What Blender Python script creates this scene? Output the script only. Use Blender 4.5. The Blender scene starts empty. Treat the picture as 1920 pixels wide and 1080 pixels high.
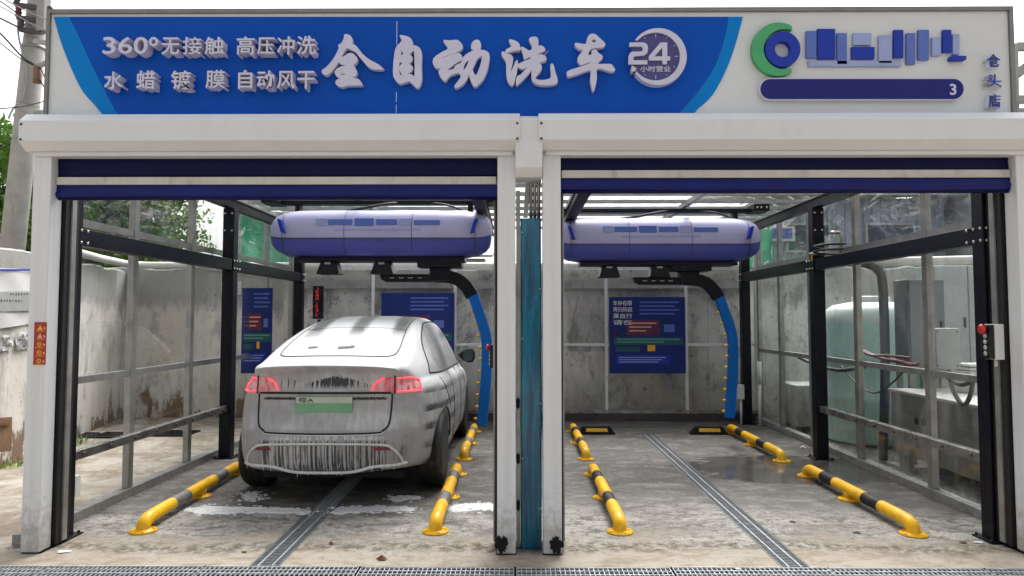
import bpy, bmesh, math, random
import numpy as np
from mathutils import Vector, Matrix, geometry
from mathutils.bvhtree import BVHTree
R = math.radians
PI = math.pi
random.seed(7)
S = bpy.context.scene
C = S.collection

# ------------------------------------------------------------------ camera, sky, sun, exposure
F, CX, CY, CAMH = 1350.0, 960.0, 524.25, 1.6
cam_d = bpy.data.cameras.new('camera'); cam = bpy.data.objects.new('camera', cam_d); C.objects.link(cam)
cam.location = (0, 0, CAMH)
cam.rotation_euler = (R(93.0), 0, math.atan(10 / F))
cam_d.sensor_width = 36; cam_d.lens = 36 * F / 1920
cam_d.shift_y = -(540 - CY) / 1920
cam_d.clip_start = .05; cam_d.clip_end = 500
S.camera = cam
CM = cam.rotation_euler.to_matrix()

SUN_EL, SUN_AZ = R(55), R(12)
w = bpy.data.worlds.new('World'); S.world = w; w.use_nodes = True
nt = w.node_tree; bg = nt.nodes['Background']
sky = nt.nodes.new('ShaderNodeTexSky'); sky.sky_type = 'NISHITA'; sky.sun_disc = False
sky.sun_elevation = SUN_EL; sky.sun_rotation = SUN_AZ
sky.air_density = 1.0; sky.dust_density = 6.0; sky.ozone_density = 1.0
hs = nt.nodes.new('ShaderNodeHueSaturation'); hs.inputs['Saturation'].default_value = .14
nt.links.new(sky.outputs[0], hs.inputs['Color']); nt.links.new(hs.outputs[0], bg.inputs[0])
bg.inputs[1].default_value = .15
sl = bpy.data.lights.new('sun', 'SUN'); sl.energy = 1.5; sl.angle = R(25); sl.color = (1, .97, .92)
so = bpy.data.objects.new('sun', sl); C.objects.link(so)
so.rotation_euler = (PI / 2 - SUN_EL, 0, PI - SUN_AZ); so.location = (0, 5, 12)
S.view_settings.view_transform = 'Standard'; S.view_settings.look = 'None'
S.view_settings.exposure = 1.12; S.view_settings.gamma = 1
S.render.engine = 'CYCLES'
S.cycles.use_denoising = True
S.cycles.max_bounces = 10; S.cycles.transparent_max_bounces = 24
S.cycles.caustics_reflective = False; S.cycles.caustics_refractive = False

# ------------------------------------------------------------------ helpers
def at(u, v, Y):
    """real point at distance Y (metres from the camera) seen at photo position u, v"""
    d = CM @ Vector(((u - CX) / F, (CY - v) / F, -1))
    return Vector((0, 0, CAMH)) + d * (Y / d.y)

def grd(u, v, z=0):
    d = CM @ Vector(((u - CX) / F, (CY - v) / F, -1))
    return Vector((0, 0, CAMH)) + d * ((z - CAMH) / d.z)

WL = {}
def wl(o):
    return WL.get(o.name, Vector((0, 0, 0)))

def thing(name, label, cat, loc=(0, 0, 0), group=None):
    o = bpy.data.objects.new(name, None); C.objects.link(o)
    o.location = loc; o.empty_display_size = .1
    WL[o.name] = Vector(loc)
    o['label'] = label; o['category'] = cat
    if group: o['group'] = group
    return o

def tag(o, label=None, cat=None, group=None, kind=None):
    if label: o['label'] = label
    if cat: o['category'] = cat
    if group: o['group'] = group
    if kind: o['kind'] = kind
    return o

def link_mesh(name, me, mats, parent=None, loc=None):
    """me is in world coordinates; the object's origin goes to parent's origin or loc"""
    o = bpy.data.objects.new(name, me); C.objects.link(o)
    base = wl(parent) if parent else (Vector(loc) if loc is not None else Vector((0, 0, 0)))
    if base.length > 0: me.transform(Matrix.Translation(-base))
    WL[o.name] = base
    if parent: o.parent = parent
    else: o.location = base
    if not isinstance(mats, (list, tuple)): mats = [mats]
    for m in mats: me.materials.append(m)
    return o

class MB:
    def __init__(s): s.bm = bmesh.new()
    def box(s, x0, x1, y0, y1, z0, z1, mi=0):
        if x1 < x0: x0, x1 = x1, x0
        if y1 < y0: y0, y1 = y1, y0
        if z1 < z0: z0, z1 = z1, z0
        v = [s.bm.verts.new(p) for p in ((x0,y0,z0),(x1,y0,z0),(x1,y1,z0),(x0,y1,z0),(x0,y0,z1),(x1,y0,z1),(x1,y1,z1),(x0,y1,z1))]
        for f in ((0,3,2,1),(4,5,6,7),(0,1,5,4),(1,2,6,5),(2,3,7,6),(3,0,4,7)):
            s.bm.faces.new([v[i] for i in f]).material_index = mi
        return s
    def bar(s, a, b, wd, h, up=(0,0,1), mi=0):
        a, b = Vector(a), Vector(b); d = (b - a).normalized(); up = Vector(up)
        sd = d.cross(up)
        if sd.length < 1e-4: sd = d.cross(Vector((1,0,0)))
        sd.normalize(); u2 = sd.cross(d).normalized()
        v = []
        for p in (a, b):
            for i, j in ((-1,-1),(1,-1),(1,1),(-1,1)):
                v.append(s.bm.verts.new(p + sd * i * wd / 2 + u2 * j * h / 2))
        for f in ((0,1,2,3),(7,6,5,4),(0,4,5,1),(1,5,6,2),(2,6,7,3),(3,7,4,0)):
            s.bm.faces.new([v[i] for i in f]).material_index = mi
        return s
    def tube(s, pts, r, n=10, cap=True, mi=0, smooth=True):
        pts = [Vector(p) for p in pts]; rs = r if isinstance(r, (list, tuple)) else [r] * len(pts)
        rings = []; ref = None
        for i, p in enumerate(pts):
            d = (pts[min(i+1, len(pts)-1)] - pts[max(i-1, 0)]).normalized()
            if ref is None:
                ref = Vector((0,0,1)) if abs(d.z) < .9 else Vector((1,0,0))
            sd = d.cross(ref)
            if sd.length < 1e-4: sd = d.cross(Vector((0,1,0)))
            sd.normalize(); ref = sd.cross(d).normalized()
            rings.append([s.bm.verts.new(p + (sd * math.cos(2*PI*k/n) + ref * math.sin(2*PI*k/n)) * rs[i]) for k in range(n)])
        for a, b in zip(rings, rings[1:]):
            for k in range(n):
                f = s.bm.faces.new((a[k], a[(k+1)%n], b[(k+1)%n], b[k])); f.smooth = smooth; f.material_index = mi
        if cap:
            s.bm.faces.new(rings[0][::-1]).material_index = mi; s.bm.faces.new(rings[-1]).material_index = mi
        return s
    def lathe(s, prof, c=(0,0,0), axis='Z', n=24, mi=0, smooth=True):
        c = Vector(c); rings = []
        for r, h in prof:
            ring = []
            for k in range(n):
                a = 2*PI*k/n; p = (r*math.cos(a), r*math.sin(a), h)
                if axis == 'X': p = (h, p[0], p[1])
                if axis == 'Y': p = (p[1], h, p[0])
                ring.append(s.bm.verts.new(c + Vector(p)))
            rings.append(ring)
        for a, b in zip(rings, rings[1:]):
            for k in range(n):
                f = s.bm.faces.new((a[k], a[(k+1)%n], b[(k+1)%n], b[k])); f.smooth = smooth; f.material_index = mi
        for rg, rev in ((rings[0], True), (rings[-1], False)):
            try: s.bm.faces.new(rg[::-1] if rev else rg).material_index = mi
            except ValueError: pass
        return s
    def prism(s, pts, vec, mi=0):
        """closed polygon of 3D points pushed along vec"""
        vec = Vector(vec); a = [s.bm.verts.new(p) for p in pts]; b = [s.bm.verts.new(Vector(p) + vec) for p in pts]
        n = len(pts)
        s.bm.faces.new(a).material_index = mi; s.bm.faces.new(b[::-1]).material_index = mi
        for k in range(n): s.bm.faces.new((a[k], b[k], b[(k+1)%n], a[(k+1)%n])).material_index = mi
        return s
    def build(s, name, mats, parent=None, loc=None, bevel=0, seg=2):
        bm = s.bm
        bmesh.ops.recalc_face_normals(bm, faces=bm.faces)
        if bevel:
            es = [e for e in bm.edges if len(e.link_faces) == 2 and e.calc_face_angle(0) > R(35)]
            bmesh.ops.bevel(bm, geom=es, offset=bevel, segments=seg, profile=.5, affect='EDGES', clamp_overlap=True)
        me = bpy.data.meshes.new(name); bm.to_mesh(me); bm.free()
        return link_mesh(name, me, mats, parent, loc)

def copy_tree(o, parent=None):
    c = o.copy(); C.objects.link(c)
    if parent: c.parent = parent
    for ch in list(o.children): copy_tree(ch, c)
    WL[c.name] = wl(o)
    return c

def catmull(pts, n=4, closed=False):
    P = [Vector(p) for p in pts]; out = []; m = len(P)
    rng = range(m if closed else m - 1)
    for i in rng:
        p0 = P[(i-1) % m] if closed or i > 0 else P[0]; p1 = P[i]; p2 = P[(i+1) % m]
        p3 = P[(i+2) % m] if closed or i + 2 < m else P[-1]
        for k in range(n):
            t = k / n
            out.append(.5 * ((2*p1) + (p2-p0)*t + (2*p0-5*p1+4*p2-p3)*t*t + (3*p1-p0-3*p2+p3)*t**3))
    if not closed: out.append(P[-1])
    return out

# curve-based flat shapes (outlines with holes) standing upright, facing the camera side
def shape_mesh(loops, depth, bevel=0.0):
    """loops: lists of (x, z). gives a mesh with front face at y=0 and back at y=+depth"""
    cu = bpy.data.curves.new('shape', 'CURVE'); cu.dimensions = '2D'; cu.fill_mode = 'BOTH'
    cu.extrude = depth / 2; cu.bevel_depth = bevel; cu.bevel_resolution = 1
    for lp in loops:
        sp = cu.splines.new('POLY'); sp.points.add(len(lp) - 1); sp.use_cyclic_u = True
        for i, (x, z) in enumerate(lp): sp.points[i].co = (x, z, 0, 1)
    ob = bpy.data.objects.new('shape', cu); C.objects.link(ob)
    dg = bpy.context.evaluated_depsgraph_get()
    me = bpy.data.meshes.new_from_object(ob.evaluated_get(dg))
    bpy.data.objects.remove(ob); bpy.data.curves.remove(cu)
    me.transform(Matrix.Translation((0, depth/2, 0)) @ Matrix.Rotation(PI/2, 4, 'X'))
    return me

def text_mesh(body, depth, bold=.0):
    cu = bpy.data.curves.new('txt', 'FONT'); cu.body = body; cu.extrude = max(depth/2, 1e-5); cu.offset = bold; cu.resolution_u = 3
    ob = bpy.data.objects.new('txt', cu); C.objects.link(ob)
    dg = bpy.context.evaluated_depsgraph_get()
    me = bpy.data.meshes.new_from_object(ob.evaluated_get(dg))
    bpy.data.objects.remove(ob); bpy.data.curves.remove(cu)
    return me

def join_meshes(mes):
    bm = bmesh.new()
    for m in mes: bm.from_mesh(m); bpy.data.meshes.remove(m)
    me = bpy.data.meshes.new('joined'); bm.to_mesh(me); bm.free()
    return me

def fit_text(body, x0, x1, z0, z1, Y, depth, bold=.02):
    """lettering whose front face fills x0..x1, z0..z1 at distance Y"""
    me = text_mesh(body, 1.0, bold)
    n = len(me.vertices); a = np.empty(n*3); me.vertices.foreach_get('co', a); a = a.reshape(-1, 3)
    mn, mx = a.min(0), a.max(0); sx = (x1-x0)/max(mx[0]-mn[0], 1e-6); sz = (z1-z0)/max(mx[1]-mn[1], 1e-6)
    b = np.empty_like(a); b[:, 0] = x0 + (a[:, 0]-mn[0])*sx; b[:, 2] = z0 + (a[:, 1]-mn[1])*sz
    b[:, 1] = Y + (mx[2]-a[:, 2])/max(mx[2]-mn[2], 1e-6)*depth
    me.vertices.foreach_set('co', b.ravel()); me.update()
    return me

def text_uv(body, u0, u1, v0, v1, Y, depth, bold=.02):
    a, b = at(u0, v1, Y), at(u1, v0, Y)
    return fit_text(body, a.x, b.x, a.z, b.z, Y, depth, bold)

# ------------------------------------------------------------------ materials
def new_mat(name):
    m = bpy.data.materials.new(name); m.use_nodes = True
    return m, m.node_tree, m.node_tree.nodes['Principled BSDF']

class NB:
    """small node builder"""
    def __init__(s, nt): s.nt = nt
    def n(s, t, **k):
        nd = s.nt.nodes.new(t)
        for a, b in k.items(): setattr(nd, a, b)
        return nd
    def put(s, sock, v):
        if hasattr(v, 'links'): s.nt.links.new(v, sock)
        else: sock.default_value = v
    def math(s, op, a, b=0.0, c=None, clamp=False):
        nd = s.n('ShaderNodeMath', operation=op); nd.use_clamp = clamp
        s.put(nd.inputs[0], a); s.put(nd.inputs[1], b)
        if c is not None: s.put(nd.inputs[2], c)
        return nd.outputs[0]
    def coord(s, kind='Object'):
        return s.n('ShaderNodeTexCoord').outputs[kind]
    def scale(s, vec, sc):
        nd = s.n('ShaderNodeVectorMath', operation='MULTIPLY'); s.put(nd.inputs[0], vec); nd.inputs[1].default_value = sc
        return nd.outputs[0]
    def noise(s, vec, scale=5, detail=4, rough=.55, dist=0):
        nd = s.n('ShaderNodeTexNoise'); s.put(nd.inputs['Vector'], vec)
        nd.inputs['Scale'].default_value = scale; nd.inputs['Detail'].default_value = detail
        nd.inputs['Roughness'].default_value = rough; nd.inputs['Distortion'].default_value = dist
        return nd.outputs['Fac']
    def step(s, v, a, b):
        nd = s.n('ShaderNodeMapRange', interpolation_type='SMOOTHSTEP')
        s.put(nd.inputs[0], v); nd.inputs[1].default_value = a; nd.inputs[2].default_value = b
        return nd.outputs[0]
    def mix(s, f, a, b):
        nd = s.n('ShaderNodeMix', data_type='RGBA'); s.put(nd.inputs[0], f)
        for sock, v in ((nd.inputs[6], a), (nd.inputs[7], b)):
            if hasattr(v, 'links'): s.nt.links.new(v, sock)
            else: sock.default_value = (*v, 1)
        return nd.outputs[2]
    def bump(s, h, strength=.3, dist=.01):
        nd = s.n('ShaderNodeBump'); nd.inputs['Strength'].default_value = strength; nd.inputs['Distance'].default_value = dist
        s.put(nd.inputs['Height'], h); return nd.outputs[0]
    def xyz(s, vec):
        nd = s.n('ShaderNodeSeparateXYZ'); s.put(nd.inputs[0], vec); return nd.outputs

def paint(name, col, rough=.4, metal=0.0, var=.12, scale=6, dirt=None, dirt_amt=.0, bump=0.0, spec=.5, coat=0.0):
    m, nt, p = new_mat(name); b = NB(nt); c = b.coord()
    n = b.noise(c, scale, 5, .6)
    col2 = tuple(x * (1 - var) for x in col); col3 = tuple(min(1, x * (1 + var*.5)) for x in col)
    k = b.mix(b.step(n, .3, .7), col2, col3)
    if dirt:
        n2 = b.noise(b.scale(c, (1, 1, .35)), scale*1.7, 6, .65)
        k = b.mix(b.math('MULTIPLY', b.step(n2, .52, .75), dirt_amt), k, dirt)
    nt.links.new(k, p.inputs['Base Color'])
    b.put(p.inputs['Roughness'], b.math('ADD', b.math('MULTIPLY', n, .2), rough - .1))
    p.inputs['Metallic'].default_value = metal
    p.inputs['Specular IOR Level'].default_value = spec
    p.inputs['Coat Weight'].default_value = coat
    if bump: nt.links.new(b.bump(b.noise(c, scale*8, 3), bump, .005), p.inputs['Normal'])
    return m

M = {}
M['white'] = paint('white_coated_steel', (.63, .65, .675), .42, var=.03, scale=2, dirt=(.45, .45, .44), dirt_amt=.18, spec=.3)
M['white_dirty'] = paint('dirty_white_bar', (.50, .485, .46), .5, var=.1, scale=5, dirt=(.2, .19, .17), dirt_amt=.55, spec=.3)
M['signwhite'] = paint('sign_white', (.62, .645, .66), .5, var=.03, scale=1.2, dirt=(.5, .5, .48), dirt_amt=.15, spec=.2)
M['blue'] = paint('sign_blue', (.001, .074, .44), .45, var=.12, scale=.6, spec=.12)
M['cyan'] = paint('sign_light_blue', (.001, .19, .58), .45, var=.05, spec=.12)
M['letter'] = paint('letter_acrylic', (.55, .55, .70), .5, var=.05, spec=.2)
M['letter_side'] = paint('letter_white_side', (.62, .62, .72), .5, var=.04, spec=.2)
M['navy'] = paint('letter_navy', (.012, .018, .16), .45, var=.08, spec=.2)
M['royal'] = paint('letter_royal', (.014, .04, .36), .45, var=.08, spec=.2)
M['midblue'] = paint('letter_midblue', (.10, .16, .48), .45, var=.08, spec=.2)
M['paleblue'] = paint('letter_paleblue', (.30, .36, .62), .45, var=.08, spec=.2)
M['dial'] = paint('dial_purple', (.05, .045, .20), .4, var=.08)
M['logogreen'] = paint('logo_green', (.05, .36, .14), .4, var=.1)
M['frame_grey'] = paint('sign_frame_grey', (.20, .20, .19), .45, metal=.3, var=.15)
M['curtain'] = paint('blue_pvc_curtain', (.002, .004, .05), .45, var=.25, scale=3, spec=.15)
M['curtain2'] = paint('blue_pvc_hem', (.004, .010, .13), .38, var=.25, scale=4, spec=.22, bump=.15)
M['black'] = paint('black_coated_steel', (.003, .004, .010), .42, var=.3, scale=8, dirt=(.04, .04, .042), dirt_amt=.3, spec=.22)
M['rubber'] = paint('black_rubber', (.008, .008, .008), .75, var=.3, scale=10, spec=.2)
M['darkgap'] = paint('dark_guide', (.01, .01, .012), .6)
M['alu'] = paint('grey_aluminium', (.34, .34, .325), .42, metal=.55, var=.2, scale=7, dirt=(.14, .13, .11), dirt_amt=.4)
M['steel'] = paint('stainless_steel', (.36, .355, .34), .28, metal=.8, var=.25, scale=5, dirt=(.13, .12, .11), dirt_amt=.5)
M['galv'] = paint('galvanised_bar', (.56, .58, .60), .42, metal=.3, var=.25, scale=18, dirt=(.25, .23, .2), dirt_amt=.4)
M['slotgrey'] = paint('grate_slot_grey', (.21, .225, .235), .45, metal=.2, var=.25, scale=18, dirt=(.10, .09, .08), dirt_amt=.5)
M['basin'] = paint('dull_steel', (.23, .225, .215), .4, metal=.3, var=.2, scale=4, dirt=(.12, .09, .07), dirt_amt=.5)
M['bolt'] = paint('bolt_zinc', (.6, .6, .58), .3, metal=.7)
M['yellow'] = paint('yellow_pipe_paint', (.80, .44, .006), .4, var=.10, scale=9, dirt=(.30, .19, .06), dirt_amt=.75, spec=.3)
M['blackpaint'] = paint('black_stripe_paint', (.018, .015, .016), .55, var=.3, scale=10, dirt=(.09, .085, .08), dirt_amt=.5, spec=.25)
M['foamgrey'] = paint('foam_stained_stripe', (.14, .135, .13), .55, var=.5, scale=22, dirt=(.36, .36, .36), dirt_amt=.7)
M['armblue'] = paint('spray_arm_blue', (.001, .13, .50), .45, var=.1, scale=3, spec=.2)
M['lavender'] = paint('gantry_cover_pale', (.42, .42, .66), .4, var=.08, scale=1.5, spec=.35)
M['violet'] = paint('gantry_cover_violet', (.06, .075, .36), .4, var=.12, scale=1.5, spec=.35)
M['screen_black'] = paint('display_black', (.008, .008, .01), .25)
M['pvc'] = paint('white_pvc', (.66, .66, .63), .4, var=.06, dirt=(.35, .33, .28), dirt_amt=.5)
M['cab_grey'] = paint('cabinet_grey', (.42, .45, .46), .4, var=.06)
M['cab_dark'] = paint('cabinet_dark', (.17, .20, .22), .4, var=.08)
M['boxwhite'] = paint('box_white', (.62, .63, .62), .4, var=.05)
M['red'] = paint('button_red', (.55, .02, .02), .35)
M['redhose'] = paint('red_hose', (.16, .02, .025), .5)
M['cable'] = paint('black_cable', (.015, .015, .016), .5)
M['paper'] = paint('white_paper', (.66, .66, .66), .7, var=.06)
M['ink'] = paint('black_ink', (.015, .015, .015), .7)
M['sticker_red'] = paint('sticker_red', (.32, .02, .012), .45)
M['sticker_yellow'] = paint('sticker_yellow', (.80, .40, .02), .45)
M['sticker_pale'] = paint('sticker_pale', (.70, .35, .25), .45)
M['board_blue'] = paint('board_blue', (.012, .028, .16), .5, spec=.2)
M['board_red'] = paint('board_magenta', (.13, .03, .07), .5, spec=.2)
M['board_teal'] = paint('board_teal', (.022, .10, .12), .5, spec=.2)
M['cardboard'] = paint('cardboard', (.22, .13, .08), .7)
M['redbag'] = paint('red_bag', (.55, .06, .07), .5)
M['tealbox'] = paint('teal_box', (.12, .32, .26), .5)
M['greenpost'] = paint('green_post', (.22, .36, .08), .5)
M['rust'] = paint('rusty_iron', (.16, .06, .03), .8, var=.4, scale=20)
M['leafdry'] = paint('dry_leaf', (.10, .05, .025), .8, var=.3)
M['wire'] = paint('wire_dark', (.04, .04, .042), .6)
M['wirepale'] = paint('wire_pale', (.35, .36, .36), .6)
M['ceramic'] = paint('insulator', (.06, .045, .05), .3)
M['bark'] = paint('bark', (.07, .055, .04), .9, var=.4, scale=15, bump=.6)
M['corrugate'] = paint('corrugated_sheet', (.26, .30, .34), .45, metal=.2, var=.15, scale=2)
M['shedwall'] = paint('shed_wall', (.40, .42, .42), .7, var=.15, scale=2, dirt=(.2, .19, .17), dirt_amt=.5)
M['beamgrey'] = paint('pale_beam', (.38, .39, .38), .5, var=.1)
M['winglass'] = paint('window_dark', (.05, .07, .09), .15)
M['pole'] = paint('pole_concrete', (.36, .35, .33), .85, var=.15, scale=5, dirt=(.2, .19, .17), dirt_amt=.5, bump=.3)

def white_post():
    m, nt, p = new_mat('white_post_with_splashes'); b = NB(nt); c = b.coord(); z = b.xyz(c)[2]
    n = b.noise(b.scale(c, (14, 14, .5)), 1.0, 5, .65); n2 = b.noise(c, 16, 6, .7)
    k = b.mix(b.math('MULTIPLY', b.step(n, .48, .70), .30), (.64, .66, .685), (.46, .46, .455))
    sp = b.step(b.math('ADD', z, b.math('MULTIPLY', b.math('SUBTRACT', n2, .5), 1.1)), .42, .0)
    k = b.mix(b.math('MULTIPLY', sp, .65), k, (.27, .245, .21))
    k = b.mix(b.math('MULTIPLY', b.step(n2, .68, .73), .6), k, (.22, .21, .20))
    nt.links.new(k, p.inputs['Base Color']); p.inputs['Roughness'].default_value = .45; p.inputs['Specular IOR Level'].default_value = .3
    return m
M['white_post'] = white_post()

def concrete_wall():
    m, nt, p = new_mat('stained_concrete_wall'); b = NB(nt); c = b.coord()
    z = b.xyz(c)[2]; x = b.xyz(c)[0]
    n1 = b.noise(c, .55, 6, .6); n2 = b.noise(b.scale(c, (1.3, 1.3, .62)), 2.0, 8, .72, .4); n3 = b.noise(c, 8, 6, .75); n4 = b.noise(c, 40, 3, .6)
    k = b.mix(b.step(n1, .38, .62), (.44, .42, .385), (.72, .695, .645))
    k = b.mix(b.math('MULTIPLY', b.step(n2, .50, .62), .7), k, (.16, .15, .138))
    # warm stain bands low down, grey cement wash at the top
    low = b.math('MULTIPLY', b.step(b.math('ADD', z, b.math('MULTIPLY', b.math('SUBTRACT', n1, .5), 1.6)), .75, .1), .55)
    k = b.mix(low, k, (.30, .245, .19))
    top = b.math('MULTIPLY', b.step(b.math('ADD', z, b.math('MULTIPLY', b.math('SUBTRACT', n2, .5), .9)), 1.75, 2.05), .55)
    k = b.mix(top, k, (.27, .27, .262))
    k = b.mix(b.math('MULTIPLY', b.step(n3, .56, .68), .65), k, (.075, .068, .06))
    k = b.mix(b.math('MULTIPLY', b.step(n3, .36, .26), .4), k, (.55, .54, .51))
    # form-board joints
    jx = b.math('ABSOLUTE', b.math('SUBTRACT', b.math('FRACT', b.math('ADD', b.math('MULTIPLY', x, .82), b.math('MULTIPLY', n4, .01))), .5))
    k = b.mix(b.math('MULTIPLY', b.step(jx, .008, .002), .35), k, (.08, .075, .07))
    nt.links.new(k, p.inputs['Base Color']); p.inputs['Roughness'].default_value = .88
    h = b.math('ADD', b.math('MULTIPLY', n3, .7), b.math('MULTIPLY', n4, .3))
    nt.links.new(b.bump(h, .55, .02), p.inputs['Normal'])
    return m
M['wall'] = concrete_wall()

def plaster_wall():
    m, nt, p = new_mat('peeling_pale_plaster'); b = NB(nt); c = b.coord(); z = b.xyz(c)[2]
    n1 = b.noise(c, .8, 6, .65); n2 = b.noise(b.scale(c, (1.3, 1.3, .6)), 2.2, 8, .74, .3); n3 = b.noise(c, 9, 6, .75)
    k = b.mix(b.step(n1, .35, .65), (.60, .565, .50), (.74, .72, .67))
    k = b.mix(b.math('MULTIPLY', b.step(n2, .50, .62), .6), k, (.30, .295, .28))
    k = b.mix(b.step(b.math('ADD', n2, b.math('MULTIPLY', b.math('SUBTRACT', .45, z), .35)), .58, .66), k, (.20, .135, .08))
    top = b.math('MULTIPLY', b.step(b.math('ADD', z, b.math('MULTIPLY', b.math('SUBTRACT', n2, .5), 1.0)), 1.62, 1.85), .75)
    k = b.mix(top, k, (.24, .245, .235))
    k = b.mix(b.math('MULTIPLY', b.step(n3, .61, .68), .8), k, (.09, .08, .07))
    nt.links.new(k, p.inputs['Base Color']); p.inputs['Roughness'].default_value = .85
    nt.links.new(b.bump(n3, .4, .015), p.inputs['Normal'])
    return m
M['plaster'] = plaster_wall()

def ground_mat():
    m, nt, p = new_mat('wet_concrete_ground'); b = NB(nt); c = b.coord(); X, Y, Z = b.xyz(c)
    n1 = b.noise(c, .5, 6, .62, .5); n2 = b.noise(b.scale(c, (.9, 1.7, 1)), 1.6, 8, .72, .6); n3 = b.noise(c, 13, 7, .75); n4 = b.noise(c, 48, 4, .7); n5 = b.noise(b.scale(c, (1, 1.7, 1)), 3.4, 8, .76, .5)
    dry = b.mix(b.step(n2, .34, .66), (.19, .18, .163), (.40, .383, .352))
    dry = b.mix(b.math('MULTIPLY', b.step(n3, .50, .60), .7), dry, (.10, .095, .085))
    dry = b.mix(b.math('MULTIPLY', b.step(n3, .44, .3), .4), dry, (.42, .41, .385))
    dry = b.mix(b.math('MULTIPLY', b.step(n4, .53, .62), .65), dry, (.075, .07, .065))
    dry = b.mix(b.math('MULTIPLY', b.step(n5, .51, .59), .7), dry, (.09, .085, .077))
    # sandy film near the front drain
    wob = b.math('MULTIPLY', b.math('SUBTRACT', n2, .5), 1.8)
    sand = b.step(b.math('ADD', Y, wob), 5.55, 4.85)
    sc = b.mix(b.step(n5, .38, .62), (.27, .215, .155), (.43, .38, .31))
    sc = b.mix(b.math('MULTIPLY', b.step(n4, .58, .68), .5), sc, (.14, .115, .09))
    dry = b.mix(b.math('MULTIPLY', sand, .8), dry, sc)
    # tyre-dragged mud streak across, just inside the front drain
    yy = b.math('ADD', Y, b.math('MULTIPLY', b.math('SUBTRACT', n1, .5), .8))
    mud = b.math('MULTIPLY', b.step(b.math('ABSOLUTE', b.math('SUBTRACT', yy, 5.12)), .17, .02), b.step(n3, .40, .58))
    dry = b.mix(b.math('MULTIPLY', mud, .8), dry, (.085, .07, .055))
    # outside on the left: brown mud and pale dried patches
    out = b.step(b.math('ADD', X, b.math('MULTIPLY', b.math('SUBTRACT', n2, .5), .3)), -3.50, -3.62)
    n6 = b.noise(c, 2.2, 8, .72, .6); mudc = b.mix(b.step(n6, .40, .60), (.25, .20, .15), (.45, .41, .355)); mudc = b.mix(b.math('MULTIPLY', b.step(n3, .55, .66), .6), mudc, (.12, .095, .07))
    dry = b.mix(b.math('MULTIPLY', out, .8), dry, mudc)
    # wet area: deeper in the bays
    wetn = b.math('ADD', b.math('MULTIPLY', b.step(Y, 5.2, 7.0), .62), b.math('ADD', b.math('MULTIPLY', n1, .55), b.math('MULTIPLY', n2, .35)))
    inside = b.math('MULTIPLY', b.step(X, -3.5, -3.2), b.step(X, 3.95, 3.75))
    wet = b.math('MULTIPLY', b.step(wetn, .62, 1.0), inside)
    wetc = b.mix(b.step(n3, .36, .66), (.055, .052, .047), (.145, .138, .128))
    wetc = b.mix(b.math('MULTIPLY', b.step(n2, .47, .56), .65), wetc, (.05, .041, .032))
    wetc = b.mix(b.math('MULTIPLY', b.step(n5, .49, .42), .6), wetc, (.24, .23, .215))
    wetc = b.mix(b.math('MULTIPLY', b.step(n4, .58, .68), .4), wetc, (.04, .037, .033))
    k = b.mix(b.math('MULTIPLY', wet, .9), dry, wetc)
    # standing puddle at the right side of the right bay
    px = b.math('DIVIDE', b.math('SUBTRACT', X, 2.85), 1.25); py = b.math('DIVIDE', b.math('SUBTRACT', Y, 7.75), .8)
    d = b.math('ADD', b.math('ADD', b.math('MULTIPLY', px, px), b.math('MULTIPLY', py, py)), b.math('MULTIPLY', b.math('SUBTRACT', n2, .5), 2.6))
    d = b.math('ADD', d, b.math('MULTIPLY', b.math('SUBTRACT', n5, .5), 1.2))
    pud = b.math('MULTIPLY', b.step(d, 1.15, .75), b.step(X, .2, .6))
    k = b.mix(b.math('MULTIPLY', pud, .45), k, (.07, .064, .057))
    nt.links.new(k, p.inputs['Base Color'])
    rough = b.math('SUBTRACT', b.math('SUBTRACT', .9, b.math('MULTIPLY', wet, b.math('ADD', .25, b.math('MULTIPLY', n5, .25)))), b.math('MULTIPLY', pud, .42), clamp=True)
    nt.links.new(rough, p.inputs['Roughness']); b.put(p.inputs['Specular IOR Level'], b.math('ADD', .18, b.math('MULTIPLY', pud, .4)))
    h = b.math('MULTIPLY', b.math('ADD', b.math('MULTIPLY', n3, .8), b.math('MULTIPLY', n4, .4)), b.math('SUBTRACT', 1.0, b.math('MULTIPLY', pud, .95)))
    nt.links.new(b.bump(h, .6, .02), p.inputs['Normal'])
    return m
M['ground'] = ground_mat()

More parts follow.
